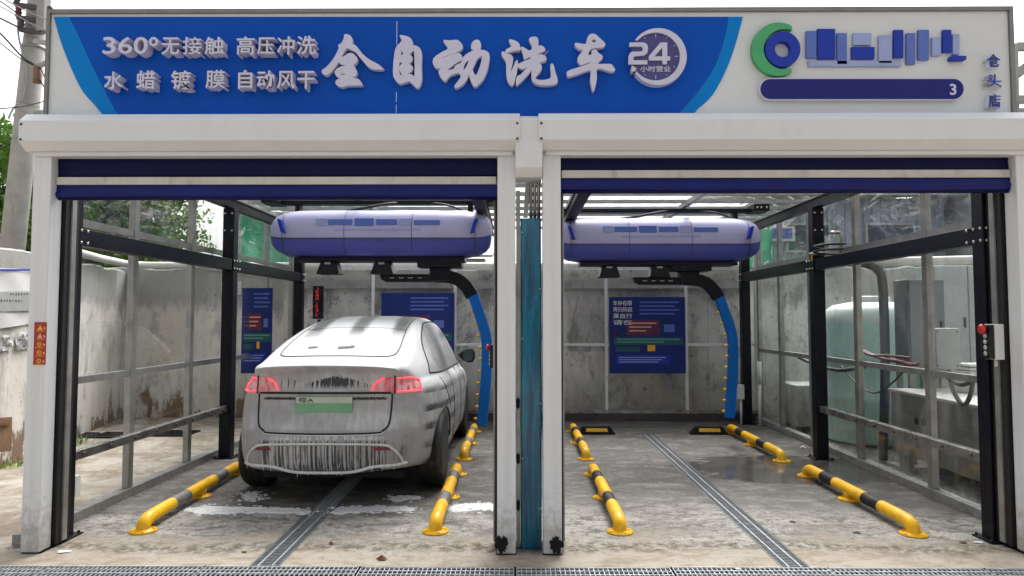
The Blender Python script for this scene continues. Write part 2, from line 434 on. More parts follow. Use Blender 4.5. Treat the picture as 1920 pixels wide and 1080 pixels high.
def glass_mat(name, tint=(.93, .96, .95), dirt=.06, wave=0.0, spec=1.0, rough=.02):
    m = bpy.data.materials.new(name); m.use_nodes = True; nt = m.node_tree; nt.nodes.clear(); b = NB(nt)
    out = b.n('ShaderNodeOutputMaterial'); tr = b.n('ShaderNodeBsdfTransparent'); tr.inputs[0].default_value = (*tint, 1)
    gl = b.n('ShaderNodeBsdfGlossy'); gl.inputs['Roughness'].default_value = rough
    geo = b.n('ShaderNodeNewGeometry'); dt = b.n('ShaderNodeVectorMath', operation='DOT_PRODUCT')
    nt.links.new(geo.outputs['Normal'], dt.inputs[0]); nt.links.new(geo.outputs['Incoming'], dt.inputs[1])
    cs = b.math('SUBTRACT', 1.0, b.math('ABSOLUTE', dt.outputs['Value']), clamp=True)
    frv = b.math('ADD', .03, b.math('MULTIPLY', b.math('POWER', cs, 5.0), .9))
    mx = b.n('ShaderNodeMixShader'); c = b.coord()
    if wave:
        nrm = b.bump(b.noise(b.scale(c, (1, .8, 1.6)), 2.2, 2, .4, 1.0), wave, .12)
        nt.links.new(nrm, gl.inputs['Normal'])
    b.put(mx.inputs[0], b.math('MULTIPLY', frv, spec, clamp=True))
    nt.links.new(tr.outputs[0], mx.inputs[1]); nt.links.new(gl.outputs[0], mx.inputs[2])
    df = b.n('ShaderNodeBsdfDiffuse'); df.inputs[0].default_value = (.6, .6, .58, 1)
    n = b.noise(b.scale(c, (1, 1, .4)), 3.5, 6, .7); n2 = b.noise(c, 60, 2)
    f = b.math('MULTIPLY', b.math('ADD', b.step(n, .42, .75), b.math('MULTIPLY', b.step(n2, .6, .75), .5)), dirt)
    m2 = b.n('ShaderNodeMixShader'); nt.links.new(f, m2.inputs[0]); nt.links.new(mx.outputs[0], m2.inputs[1]); nt.links.new(df.outputs[0], m2.inputs[2])
    nt.links.new(m2.outputs[0], out.inputs[0])
    return m
M['glass'] = glass_mat('side_glass', (.985, .992, .99), .06, spec=.7)
M['hazyglass'] = glass_mat('hazy_green_glass', (.965, .985, .975), .24, spec=.8)
M['film'] = glass_mat('clear_pvc_film', (.975, .98, .98), .16, .4, 1.1, .05)
M['roofsheet'] = glass_mat('clear_roof_sheet', (.98, .985, .985), .16, .3, .8, .1)

def tank_mat():
    m, nt, p = new_mat('translucent_tank'); b = NB(nt); c = b.coord(); z = b.xyz(c)[2]
    k = b.mix(b.step(z, 1.50, 1.57), (.50, .74, .67), (.72, .80, .78))
    nt.links.new(k, p.inputs['Base Color']); p.inputs['Roughness'].default_value = .35
    p.inputs['Subsurface Weight'].default_value = .3; p.inputs['Subsurface Radius'].default_value = (.1, .1, .1)
    return m
M['tank'] = tank_mat()

def bluefilm():
    m, nt, p = new_mat('blue_protective_film'); b = NB(nt); c = b.coord()
    n = b.noise(b.scale(c, (9, 2, .7)), 2.0, 5, .6, .8); n2 = b.noise(b.scale(c, (14, 3, 2.5)), 3, 4, .6, 1.5)
    k = b.mix(b.step(n, .35, .68), (.001, .06, .14), (.003, .20, .32))
    nt.links.new(k, p.inputs['Base Color']); p.inputs['Roughness'].default_value = .25; p.inputs['Metallic'].default_value = .25
    p.inputs['Coat Weight'].default_value = .6; p.inputs['Coat Roughness'].default_value = .12
    nt.links.new(b.bump(n2, .5, .03), p.inputs['Normal'])
    return m
M['bluefilm'] = bluefilm()

def greensheet():
    m = bpy.data.materials.new('green_plastic_sheet'); m.use_nodes = True; nt = m.node_tree; nt.nodes.clear(); b = NB(nt)
    out = b.n('ShaderNodeOutputMaterial'); a = b.n('ShaderNodeBsdfTranslucent'); d = b.n('ShaderNodeBsdfDiffuse'); mx = b.n('ShaderNodeMixShader')
    n = b.noise(b.scale(b.coord(), (1, 1, .5)), 2.5, 4)
    k = b.mix(b.step(n, .35, .7), (.10, .36, .24), (.25, .55, .40))
    nt.links.new(k, a.inputs[0]); nt.links.new(k, d.inputs[0]); mx.inputs[0].default_value = .45
    nt.links.new(a.outputs[0], mx.inputs[1]); nt.links.new(d.outputs[0], mx.inputs[2]); nt.links.new(mx.outputs[0], out.inputs[0])
    return m
M['greensheet'] = greensheet()

def leafmat(name, a, bcol, c3):
    m, nt, p = new_mat(name); b = NB(nt); c = b.coord()
    n = b.noise(c, 1.3, 4, .6); n2 = b.noise(c, 14, 2, .6)
    k = b.mix(b.step(n, .35, .65), a, bcol); k = b.mix(b.math('MULTIPLY', b.step(n2, .5, .7), .6), k, c3)
    nt.links.new(k, p.inputs['Base Color']); p.inputs['Roughness'].default_value = .55
    p.inputs['Transmission Weight'].default_value = 0; p.inputs['Specular IOR Level'].default_value = .25
    tl = b.n('ShaderNodeBsdfTranslucent'); nt.links.new(k, tl.inputs[0]); mx = b.n('ShaderNodeMixShader'); mx.inputs[0].default_value = .35
    nt.links.new(p.outputs[0], mx.inputs[1]); nt.links.new(tl.outputs[0], mx.inputs[2]); nt.links.new(mx.outputs[0], nt.nodes['Material Output'].inputs[0])
    return m
M['leaf_dark'] = leafmat('leaf_dark', (.04, .10, .018), (.11, .22, .035), (.19, .30, .05))
M['leaf_light'] = leafmat('leaf_light', (.07, .15, .028), (.20, .32, .055), (.32, .40, .10))

def foam_car(name, paint_col, glass=False, dark_bias=0.0):
    """dark car paint with soap foam lying on it; foam slides down as drips"""
    m, nt, p = new_mat(name); b = NB(nt); c = b.coord(); X, Y, Z = b.xyz(c)
    N = b.xyz(b.n('ShaderNodeNewGeometry').outputs['Normal'])[2]
    streak = b.noise(b.scale(c, (30, 22, 1.3)), 1.0, 3, .55, .25)
    streak2 = b.noise(b.scale(c, (44, 30, 1.5)), 1.0, 2, .5, .25)
    blotch = b.noise(b.scale(c, (1, 1, 1.5)), 2.4, 5, .6, .4)
    fine = b.noise(c, 90, 3, .6)
    rear = b.step(Y, .75, .35)
    def gauss(cx, sx, cz, sz):
        a = b.math('DIVIDE', b.math('SUBTRACT', X, cx), sx); d = b.math('DIVIDE', b.math('SUBTRACT', Z, cz), sz)
        q = b.math('ADD', b.math('MULTIPLY', a, a), b.math('MULTIPLY', d, d))
        return b.math('POWER', 2.718, b.math('MULTIPLY', q, -1.0))
    zj = b.math('ADD', Z, b.math('MULTIPLY', b.math('SUBTRACT', streak2, .5), .22))      # drip-jagged height
    up = b.step(N, .18, .55); ax = b.math('ABSOLUTE', X)
    low = b.math('MULTIPLY', b.math('MULTIPLY', b.step(Z, .63, .60), b.step(ax, .57, .50)), rear)
    side = b.math('MULTIPLY', b.step(Y, .25, .45), b.math('MULTIPLY', b.step(ax, .74, .82), b.step(N, .35, .15)))
    f = b.math('ADD', .72, b.math('MULTIPLY', b.math('SUBTRACT', blotch, .5), .50))
    f = b.math('ADD', f, b.math('MULTIPLY', b.math('SUBTRACT', streak, .5), .22))
    f = b.math('ADD', f, b.math('MULTIPLY', up, .34))
    f = b.math('ADD', f, b.math('MULTIPLY', b.math('MULTIPLY', rear, b.step(Z, .97, 1.0)), .06))
    f = b.math('SUBTRACT', f, b.math('MULTIPLY', b.math('MULTIPLY', b.step(Z, .68, .60), b.math('SUBTRACT', 1.0, low)), .22))
    def orr(p, q): return b.math('MAXIMUM', p, q)
    # runs are columns: each position across the car has its own drip length
    def col(v, fr, seed): 
        cb = b.n('ShaderNodeCombineXYZ'); b.put(cb.inputs[0], b.math('MULTIPLY', v, fr)); cb.inputs[1].default_value = seed
        return b.noise(cb.outputs[0], 1.0, 2, .6)
    ca, cb_, cc, cd = col(X, 95, 1), col(X, 110, 7), col(X, 52, 13), col(X, 38, 21); cy_, cz_ = col(Y, 60, 3), col(Y, 85, 9)
    def env(v, cx, sx):
        q = b.math('DIVIDE', b.math('SUBTRACT', v, cx), sx); return b.math('POWER', 2.718, b.math('MULTIPLY', b.math('MULTIPLY', q, q), -1.0))
    # patch below the spoiler lip
    lowf = col(X, 9, 31)
    e1 = b.math('MAXIMUM', env(X, .10, .24), b.math('MULTIPLY', env(X, -.31, .09), .8))
    top_ = b.math('ADD', 1.015, b.math('MULTIPLY', e1, b.math('ADD', b.math('MULTIPLY', ca, .12), b.math('MULTIPLY', lowf, .05))))
    fade = b.step(b.math('ADD', Z, b.math('ADD', b.math('MULTIPLY', b.math('SUBTRACT', fine, .5), .10), b.math('MULTIPLY', b.math('SUBTRACT', cb_, .5), .07))), .985, 1.035)
    pm = b.math('MULTIPLY', b.step(b.math('SUBTRACT', top_, Z), 0, .006), fade)
    pm = b.math('MULTIPLY', pm, b.step(b.math('ADD', cc, b.math('MULTIPLY', env(X, .07, .17), .22)), .53, .58))
    pm = b.math('MULTIPLY', pm, b.step(e1, .18, .3))
    d = b.math('MULTIPLY', pm, rear)
    # dark slot with a fringe of drips under the ledge
    led = b.math('MULTIPLY', b.step(b.math('SUBTRACT', b.math('SUBTRACT', .952, b.math('MULTIPLY', ca, .045)), Z), 0, .006), b.step(b.math('SUBTRACT', Z, b.math('SUBTRACT', .925, b.math('MULTIPLY', cb_, .05))), 0, .008))
    led = b.math('MULTIPLY', b.math('MULTIPLY', led, b.step(ax, .54, .50)), rear)
    d = orr(d, led)
    # bumper: long foam runs over bare paint, each ending at its own height
    endz = b.math('ADD', .33, b.math('MULTIPLY', b.math('SUBTRACT', cb_, .5), .42))
    run = b.math('MULTIPLY', b.step(b.math('ADD', cc, b.math('MULTIPLY', b.math('SUBTRACT', streak2, .5), .35)), .48, .53), b.step(b.math('SUBTRACT', Z, endz), -.01, .01))
    lowd = b.math('MULTIPLY', b.math('SUBTRACT', 1.0, run), b.step(b.math('ADD', cd, b.math('MULTIPLY', env(X, .08, .30), .22)), .42, .50))
    lowd = b.math('MULTIPLY', b.math('MULTIPLY', lowd, low), b.math('MULTIPLY', b.step(Z, .585, .56), .88))
    d = orr(d, lowd)
    # flank: rows of foam ending in fringes, bare paint between
    zz = b.math('FRACT', b.math('ADD', b.math('MULTIPLY', Z, 6.2), b.math('ADD', .35, b.math('MULTIPLY', Y, .25))))
    fl = b.math('MULTIPLY', b.step(zz, .12, .22), b.step(b.math('SUBTRACT', b.math('SUBTRACT', 1.05, b.math('MULTIPLY', cy_, .95)), zz), .0, .06))
    fl = b.math('MULTIPLY', fl, b.step(b.math('ADD', cz_, blotch), .86, 1.0))
    d = orr(d, b.math('MULTIPLY', b.math('MULTIPLY', side, fl), b.math('SUBTRACT', .92, b.math('MULTIPLY', b.step(Y, 1.3, 2.2), .6))))
    # roof: washed stripes along the car
    st = b.math('SINE', b.math('ADD', b.math('MULTIPLY', X, 15.0), b.math('MULTIPLY', Y, 1.0)))
    roof = b.math('MULTIPLY', b.step(b.math('ADD', Y, b.math('MULTIPLY', b.math('SUBTRACT', blotch, .5), .5)), .72, 1.22), b.step(Z, 1.30, 1.42))
    d = orr(d, b.math('MULTIPLY', roof, b.math('MULTIPLY', b.step(b.math('ADD', st, b.math('MULTIPLY', b.math('SUBTRACT', fine, .5), 2.2)), .0, .9), .85)))
    f = b.math('SUBTRACT', f, dark_bias)
    mask = b.math('MULTIPLY', b.math('SUBTRACT', 1.0, d), b.step(f, .30, .50))
    foamc = b.mix(b.step(fine, .3, .7), (.56, .57, .58), (.68, .69, .70))
    thin = b.mix(b.step(f, .62, 1.0), (.30, .30, .305), foamc)
    k = b.mix(mask, paint_col, thin)
    nt.links.new(k, p.inputs['Base Color'])
    b.put(p.inputs['Roughness'], b.math('ADD', .26, b.math('MULTIPLY', mask, .4)))
    p.inputs['Coat Weight'].default_value = .12 if not glass else 0; p.inputs['Specular IOR Level'].default_value = .35
    h = b.math('ADD', b.math('MULTIPLY', mask, .8), b.math('MULTIPLY', b.math('MULTIPLY', fine, mask), .35))
    nt.links.new(b.bump(h, .45, .008), p.inputs['Normal'])
    return m
M['car'] = foam_car('foamed_dark_paint', (.020, .021, .024))
M['carglass'] = foam_car('foamed_dark_glass', (.010, .011, .013), True, -.04)
M['carglass_side'] = foam_car('foamed_side_glass', (.012, .013, .015), True, .24)
M['seam'] = paint('panel_gap', (.004, .004, .004), .6)
M['foamline'] = paint('foam_bead', (.62, .63, .63), .6, var=.15, scale=30, bump=.5)
M['tyre'] = paint('tyre', (.014, .014, .014), .6, var=.3, scale=14, dirt=(.25, .25, .25), dirt_amt=.25)
M['rim'] = paint('rim', (.05, .05, .052), .35, metal=.6, var=.2, dirt=(.4, .4, .4), dirt_amt=.5)
M['under'] = paint('underbody', (.006, .006, .006), .8)
def taillight():
    m, nt, p = new_mat('tail_light_red'); b = NB(nt); c = b.coord(); n = b.noise(b.scale(c, (20, 20, 4)), 1.0, 4)
    k = b.mix(b.math('MULTIPLY', b.step(n, .34, .58), .85), (.42, .03, .045), (.50, .44, .45))
    nt.links.new(k, p.inputs['Base Color']); p.inputs['Roughness'].default_value = .3
    p.inputs['Emission Color'].default_value = (1, .05, .07, 1); p.inputs['Emission Strength'].default_value = .06
    return m
M['tail'] = taillight()
def glowmat(name, col, strength):
    m, nt, p = new_mat(name); p.inputs['Base Color'].default_value = (*col, 1)
    p.inputs['Emission Color'].default_value = (*col, 1); p.inputs['Emission Strength'].default_value = strength; return m
M['lightbar'] = glowmat('tail_light_bar', (1, .07, .10), .6)
M['led'] = glowmat('led_red', (.7, .02, .03), .45)
M['plate'] = paint('plate_green', (.16, .36, .20), .4, var=.1, scale=4)
M['plate_pale'] = paint('plate_pale', (.45, .50, .42), .4)

# ------------------------------------------------------------------ the ground, with drain channels cut through it
TR_X = [(-1.73, -1.53), (1.69, 1.88)]       # the two channels running into the bays
TR_Y = (4.515, 4.715)                        # the long channel across the front
TR_END = [(4.715, 10.9), (4.715, 10.0)]
def ground():
    mb = MB()
    xs = sorted([-60, -12, -6, -3.5, 60, 12, 6, 3.8] + [a for t in TR_X for a in t]); ys = sorted([-12, 2, *TR_Y, 5.6, 7, 8.5, 10.0, 10.9, 14, 30, 90])
    for i in range(len(xs)-1):
        for j in range(len(ys)-1):
            x0, x1, y0, y1 = xs[i], xs[i+1], ys[j], ys[j+1]; cx, cy = (x0+x1)/2, (y0+y1)/2
            if TR_Y[0] < cy < TR_Y[1] and -6 < cx < 6: continue
            if any(a < cx < b_ and e0 < cy < e1 for (a, b_), (e0, e1) in zip(TR_X, TR_END)): continue
            f = mb.bm.faces.new([mb.bm.verts.new(p) for p in ((x0,y0,0),(x1,y0,0),(x1,y1,0),(x0,y1,0))])
    bmesh.ops.remove_doubles(mb.bm, verts=mb.bm.verts, dist=1e-5)
    o = mb.build('ground', M['ground']); tag(o, kind='structure')
    d = MB(); D = -.14
    d.box(-6, 6, TR_Y[0]-.03, TR_Y[1]+.03, D-.02, D)
    d.box(-6, 6, TR_Y[0]-.03, TR_Y[0]-.001, D, -.003); 
    for (a, b_), (e0, e1) in zip(TR_X, TR_END):
        d.box(a-.03, b_+.03, e0+.031, e1+.03, D-.021, D-.001)
        d.box(a-.03, a-.001, e0+.031, e1, D, -.003); d.box(b_+.001, b_+.03, e0+.031, e1, D, -.003); d.box(a, b_, e1+.001, e1+.03, D, -.003)
    xs2 = [-6, TR_X[0][0], TR_X[0][1], TR_X[1][0], TR_X[1][1], 6]
    for a, b_ in ((xs2[0], xs2[1]), (xs2[2], xs2[3]), (xs2[4], xs2[5])): d.box(a, b_, TR_Y[1]+.001, TR_Y[1]+.03, D, -.003)
    o = d.build('drain_channel', paint('channel_wet_dark', (.012, .012, .011), .6)); tag(o, kind='structure')
ground()

# the grates
def front_grate():
    t = thing('drain_grate', 'long galvanised grid grate across the ground in front of both bays', 'drain grate', (0, TR_Y[0], 0), 'galvanised drain grates')
    x = -6.0
    rnd = random.Random(3)
    while x < 5.9:
        L = .995; mb = MB(); zo = rnd.uniform(-.003, .003)
        n = 32
        for k in range(n+1):
            xx = x + .008 + (L - .016) * k / n
            mb.box(xx-.002, xx+.002, TR_Y[0]+.004, TR_Y[1]-.004, -.009+zo, -.002+zo)
        for yy in (TR_Y[0]+.006, TR_Y[0]+.072, TR_Y[0]+.134, TR_Y[1]-.006):
            mb.box(x+.006, x+L-.006, yy-.0035, yy+.0035, -.010+zo, .0015+zo)
        mb.build('grate_panel', M['galv'], t)
        x += L + .003
front_grate()
def bay_grate(xr, y1, label):
    t = thing('drain_grate', label, 'drain grate', ((xr[0]+xr[1])/2, TR_Y[1], 0), 'galvanised drain grates')
    y = TR_Y[1] + .01
    while y < y1 - .05:
        L = min(.99, y1 - y); mb = MB(); n = int(L / .031)
        for k in range(n+1):
            yy = y + .005 + (L-.01) * k / n
            mb.box(xr[0]+.003, xr[1]-.003, yy-.0045, yy+.0045, -.016, -.004, 1)
        for xx in (xr[0]+.008, xr[0]+.055, xr[1]-.055, xr[1]-.008):
            rod = xr[0]+.03 < xx < xr[1]-.03
            mb.box(xx-.0035, xx+.0035, y+.003, y+L-.003, -.016, .0005, 0 if rod else 1)
        mb.build('grate_panel', [M['galv'], M['slotgrey']], t); y += L + .004
bay_grate(TR_X[0], TR_END[0][1], 'narrow galvanised slot grate running under the foam covered car')
bay_grate(TR_X[1], TR_END[1][1], 'narrow galvanised slot grate running down the middle of the empty bay')

# dark slotted covers outside the left glass
for k, (x, y) in enumerate(((-6.02, 9.75), (-5.42, 9.8), (-4.72, 9.95))):
    mb = MB()
    mb.box(x-.27, x+.27, y-.23, y-.2, .002, .02); mb.box(x-.27, x+.27, y+.2, y+.23, .002, .02)
    for q in range(8): mb.box(x-.27+q*.0743, x-.25+q*.0743+.006, y-.2, y+.2, .002, .018)
    mb.box(x-.24, x+.24, y-.012, y+.012, .018, .024)
    o = mb.build('drain_cover', M['rubber'], loc=(x, y, 0))
    tag(o, ['dark slotted drain cover beside the foot of the peeling wall, farthest from the car', 'dark slotted drain cover behind the left glass, between two like it', 'dark slotted drain cover behind the left glass, closest to the car'][k], 'drain cover', 'drain covers outside the left glass')

# ------------------------------------------------------------------ concrete walls round the plot
BW = 11.55
def rough_wall(name, a, b_, z1, th, mat, label):
    """wall from a to b_ (ground points) with a slightly ragged top"""
    a, b_ = Vector((*a, 0)), Vector((*b_, 0)); d = (b_-a); L = d.length; d.normalize(); nrm = Vector((d.y, -d.x, 0))
    mb = MB(); n = int(L/.12); rows = []
    for i in range(n+1):
        p = a + d * L * i / n; zt = z1 + .02*math.sin(i*.7) + random.uniform(-.014, .014)
        rows.append([mb.bm.verts.new(p + nrm*o + Vector((0,0,z))) for o, z in ((0,-.2),(0,z1*.5),(0,zt-.02),(-.02,zt),(-th+.02,zt),(-th,zt-.03),(-th,-.2))])
    for r, s_ in zip(rows, rows[1:]):
        for k in range(6): mb.bm.faces.new((r[k], s_[k], s_[k+1], r[k+1]))
    mb.bm.faces.new(rows[0]); mb.bm.faces.new(rows[-1][::-1])
    o = mb.build(name, mat); tag(o, label, 'wall'); return o
rough_wall('concrete_wall', (-3.75, BW), (10.5, BW), 2.40, .25, M['wall'], 'grey stained concrete wall closing the back of both wash bays')
rough_wall('concrete_wall', (-6.55, BW), (-3.752, BW), 2.40, .25, M['plaster'], 'pale plastered end of the back wall seen through the left glass')
rough_wall('concrete_wall', (-5.0, 5.6), (-6.30, 11.54), 2.34, .22, M['plaster'], 'pale peeling plastered wall along the left side, hung with a banner and notices')
rough_wall('concrete_wall', (10.2, 11.5), (9.2, 3.0), 2.5, .22, M['plaster'], 'pale stained wall closing the equipment yard on the right')
# ledge of old plaster along the back wall top
mb = MB(); mb.box(-3.45, 3.7, BW-.09, BW-.004, 2.06, 2.19)
o = mb.build('wall_ledge', paint('pale_ledge', (.36, .36, .34), .85, var=.2, dirt=(.14, .14, .13), dirt_amt=.7), loc=(0, BW, 2.1)); tag(o, 'pale cement ledge running along the top of the back concrete wall', 'ledge')
# white pipe lying along the wall tops
mb = MB(); pts = [at(100, 470, 9.2), at(160, 483, 10.0), at(182, 491, 10.95)]
pts = [Vector((-5.62, 8.6, 2.46)), Vector((-5.95, 10.2, 2.44)), Vector((-6.1, 11.2, 2.43)), Vector((-5.9, 11.42, 2.43)), Vector((-3, 11.44, 2.42)), Vector((3.6, 11.44, 2.42))]
mb.tube(pts, .055, 12); o = mb.build('water_pipe', M['pvc'], loc=(-6, 11.3, 2.4)); tag(o, 'long white pipe lying on top of the back and left walls', 'pipe')

# ------------------------------------------------------------------ the two roller doors
PZ = at(970, 290, 4.9).z
def door(label, x0, x1, v_bar, sticker=False, right=False):
    xm = (x0+x1)/2; t = thing('roller_door', label, 'roller door', (xm, 4.93, 0), 'white framed roller doors')
    PW = .125; yf, yb = 4.93, 5.06
    zt = at(970, 262, 4.84).z
    for s, px in ((0, x0), (1, x1-PW)):
        mb = MB(); mb.box(px, px+PW, yf, yb, .012, zt)
        p = mb.build('post', M['white_post'], t, bevel=.006)
        g = MB(); gx0 = px+PW+.001 if s == 0 else px-.001
        sg = 1 if s == 0 else -1
        # dark door guide behind the post
        g.box(px+.012, px+PW-.012, yb+.001, yb+.17, .02, zt-.1)
        if s == 0: g.box(px+PW-.011, px+PW+.02, yb+.02, yb+.17, .02, zt-.1)
        else: g.box(px+.011, px-.02, yb+.02, yb+.17, .02, zt-.1)
        g.build('guide_rail', M['darkgap'], p)
        g = MB(); ex = px+PW+.0205 if s == 0 else px-.0205
        g.box(ex, ex+sg*.012, yb+.075, yb+.125, .03, zt-.1); g.build('guide_strip', M['alu'], p)
        q = MB(); q.box(px-.006, px+PW+.006, yf+.02, yb+.16, .001, .0115); q.build('foot_plate', M['black'], p)
    # roller housing: octagonal profile
    prof = [(282, 4.885), (262, 4.81), (224, 4.81), (212.5, 4.878)]
    P = [(y, at(970, v, y).z) for v, y in prof]
    P += [(5.16, P[-1][1]), (5.16, P[0][1])]
    h = MB(); h.prism([(x0-.03, y, z) for y, z in P], (x1-x0+.06, 0, 0))
    hb = h.build('housing', M['white'], t, bevel=.004)
    lip = MB(); lip.box(x0+.02, x1-.02, 4.905, 5.1, at(970, 291, 4.905).z, P[0][1]-.001)
    lip.build('lip', M['white'], t)
    for sx in (x0-.012, x1+.012):
        for vv in (231, 260):
            s_ = MB(); z = at(970, vv, 4.81).z; s_.lathe([(.009, 0), (.009, -.004), (.004, -.007)], (sx, 4.8095, z), 'Y', 10); s_.build('screw', M['ceramic'], hb)
    # curtain
    cx0, cx1 = x0+PW+.004, x1-PW-.004
    zl = [at(970, v, 5.0).z for v in (280, v_bar, v_bar+14.5, v_bar+38)]
    def wav(name, za, zb, y, mat, amp, thick=.012):
        m_ = MB(); nx, nz = 60, 6; rows = []
        rr = random.Random(int(za*100))
        ph = [rr.uniform(0, 6) for _ in range(6)]
        for side in (0, 1):
            for j in range(nz+1):
                tz = j/nz
                rows.append([m_.bm.verts.new((cx0+(cx1-cx0)*i/nx, y + side*thick - amp*(math.sin(tz*7+ph[0])+.5*math.sin(tz*15+i*.05+ph[1])+.4*math.sin(i*.21+ph[2]+tz*2)), za+(zb-za)*tz)) for i in range(nx+1)])
            for j in range(nz):
                r, q = rows[-nz-1+j], rows[-nz+j]
                for i in range(nx): m_.bm.faces.new((r[i], r[i+1], q[i+1], q[i])).smooth = True
        for e in (0, nz):
            r, q = rows[e], rows[nz+1+e]
            for i in range(nx): m_.bm.faces.new((r[i], r[i+1], q[i+1], q[i]))
        return m_.build(name, mat, t)
    wav('curtain', zl[1], zl[0], 5.0, M['curtain'], .003)
    wav('hem', zl[3], zl[2], 4.985, M['curtain2'], .007, .03)
    bb = MB(); bb.box(cx0+.004, cx1-.004, 4.972, 5.02, zl[2], zl[1]); bb.build('bottom_bar', M['white_dirty'], t, bevel=.006)
    rb = MB(); rb.tube([(cx0+.01, 5.0, zl[3]-.004), (cx1-.01, 5.0, zl[3]-.004)], .014, 10); rb.build('rubber_edge', M['curtain'], t)
    return t
LX0, LX1 = -3.362, -.012
RX0, RX1 = .175, 3.555
doorL = door('white roller door frame around the bay with the foam covered car', LX0, LX1, 332)
doorR = door('white roller door frame around the empty bay with yellow rails both sides', RX0, RX1, 320.5)
# damage on the inner feet: torn black rubber
for x, side in ((-.11, 0), (.262, 1)):
    mb = MB(); rr = random.Random(5+side); pts = []
    for k in range(26):
        a = 2*PI*k/26; r = .042*(1+.55*rr.uniform(-.5, .7)); pts.append((x+r*math.cos(a)*.95, 4.925, .075+r*math.sin(a)*1.2))
    mb.prism(pts, (0, -.012, 0)); o = mb.build('rubber_scrap', M['rubber'], loc=(x, 4.92, .05), bevel=.003)
    tag(o, ['torn black rubber scrap stuck low on the post beside the car bay', 'torn black rubber scrap stuck low on the post of the empty bay'][side], 'rubber scrap', 'rubber scraps at the middle posts')

# box cover between the housings
mb = MB(); zs = [at(970, v, 4.83).z for v in (212.5, 224, 314)]; zb = at(970, 332, 4.90).z
c0, c1 = at(965.5, 270, 4.83).x, at(1018, 270, 4.83).x
mb.prism([(c0+.003, y, z) for y, z in ((4.90, zs[0]), (4.83, zs[1]), (4.83, zs[2]), (4.90, zb), (5.12, zb), (5.12, zs[0]))], (c1-c0-.006, 0, 0))
o = mb.build('cable_box', M['white'], loc=((c0+c1)/2, 4.9, zs[0]), bevel=.004); tag(o, 'white upright box cover filling the gap between the two roller housings', 'cover box')

# pillar behind the gap, wrapped in blue film up to head height and more
t = thing('steel_pillar', 'steel pillar in blue protective film standing between the two doors', 'pillar', (.1, 5.1, 0))
px0, px1 = .022, .168; zf = at(995, 408, 5.05).z
mb = MB(); mb.box(px0, px1, 5.06, 5.22, .0, zf); mb.build('film', M['bluefilm'], t, bevel=.012)
mb = MB()
for k in range(3): mb.tube([(.098+.027*k, 5.1, zf+.001), (.098+.027*k, 5.1, 3.1)], .0125, 12)
mb.build('steel_core', M['steel'], t)
mb = MB()
for k, z in enumerate((.28, .62, 1.0, 1.45, 1.8, 2.2)): mb.lathe([(.006, 0), (.004, -.004)], (px0+.012 if k % 2 else px1-.008, 5.0595, z), 'Y', 8)
mb.build('rivets', M['bolt'], t)
mb = MB(); mb.box(-.008, .02, 5.08, 5.2, .01, 2.5); mb.build('side_strip', M['alu'], t)
for k, z in enumerate((.62, 1.0, .3)):
    mb = MB(); mb.lathe([(.001, -.04), (.012, -.025), (.013, .025), (.001, .04)], (.005, 5.06, z), 'Z', 10); mb.build('bumper', M['rubber'], t)

# ------------------------------------------------------------------ the sign board
SY = 5.0
def sxz(u, v, Y=SY): p = at(u, v, Y); return (p.x, p.z)
def shape(name, loops_uv, Y, depth, mats, parent, smooth=0, bevel=0.0):
    loops = []
    for lp in loops_uv:
        q = [Vector((*sxz(u, v, Y), 0)) for u, v in lp]
        if smooth: q = catmull(q, smooth, True)
        loops.append([(p.x, p.y) for p in q])
    me = shape_mesh(loops, depth - 2*bevel, bevel); me.transform(Matrix.Translation((0, Y + bevel, 0)))
    for p in me.polygons: p.use_smooth = False
    return link_mesh(name, me, mats, parent)
sa, sb = at(97, 25, SY), at(1889, 25, SY); zbot = at(970, 212, 4.9).z - .06
ztop = at(970, 24, SY).z
t_sign = thing('sign_board', 'long blue and white sign board with raised white lettering above both doors', 'sign board', (0, SY, zbot))
mb = MB(); mb.box(sa.x, sb.x, SY, SY+.12, zbot, ztop); mb.build('panel', M['signwhite'], t_sign)
mb = MB(); mb.box(sa.x-.026, sa.x-.001, SY-.018, SY+.13, zbot, ztop+.03); mb.box(sb.x+.001, sb.x+.03, SY-.018, SY+.13, zbot, ztop+.03)
mb.box(sa.x, sb.x, SY-.018, SY+.13, ztop+.001, ztop+.03); mb.build('frame', M['frame_grey'], t_sign)
vb = 232
def sm(pl): return [(p.x, p.y) for p in catmull([(u, v, 0) for u, v in pl], 5)]
blue = [(130,31.5),(150,72),(172,120),(196,168),(216,205),(232,vb),(1262,vb),(1280,205),(1312,168),(1342,120),(1358,72),(1366,31.5)]
blue = sm(blue[:6]) + sm(blue[6:])
shape('blue_field', [blue], SY-.004, .0035, M['blue'], t_sign)
lc = [(101,31.5),(112,72),(130,120),(153,168),(180,200),(205,vb),(231.5,vb),(215.5,205),(195.5,168),(171.5,120),(149.5,72),(129.5,31.5)]
lc = sm(lc[:6]) + sm(lc[6:])
shape('light_blue_stripe', [lc], SY-.006, .0055, M['cyan'], t_sign)
rc = [(1366.5,31.5),(1358.5,72),(1342.5,120),(1312.5,168),(1280.5,205),(1262.5,vb),(1290,vb),(1306,207),(1336,178),(1362,130),(1380,80),(1393,31.5)]
rc = sm(rc[:6]) + sm(rc[6:])
shape('light_blue_stripe', [rc], SY-.006, .0055, M['cyan'], t_sign)
# panel joint
mb = MB(); a = at(744.5, 40, SY); 
for v0, v1 in ((40, 85), (173, 191), (197, 212)): mb.box(a.x-.002, a.x+.002, SY-.0052, SY-.0042, at(744, v1, SY).z, at(744, v0, SY).z)
mb.build('panel_joint', M['letter_side'], t_sign)
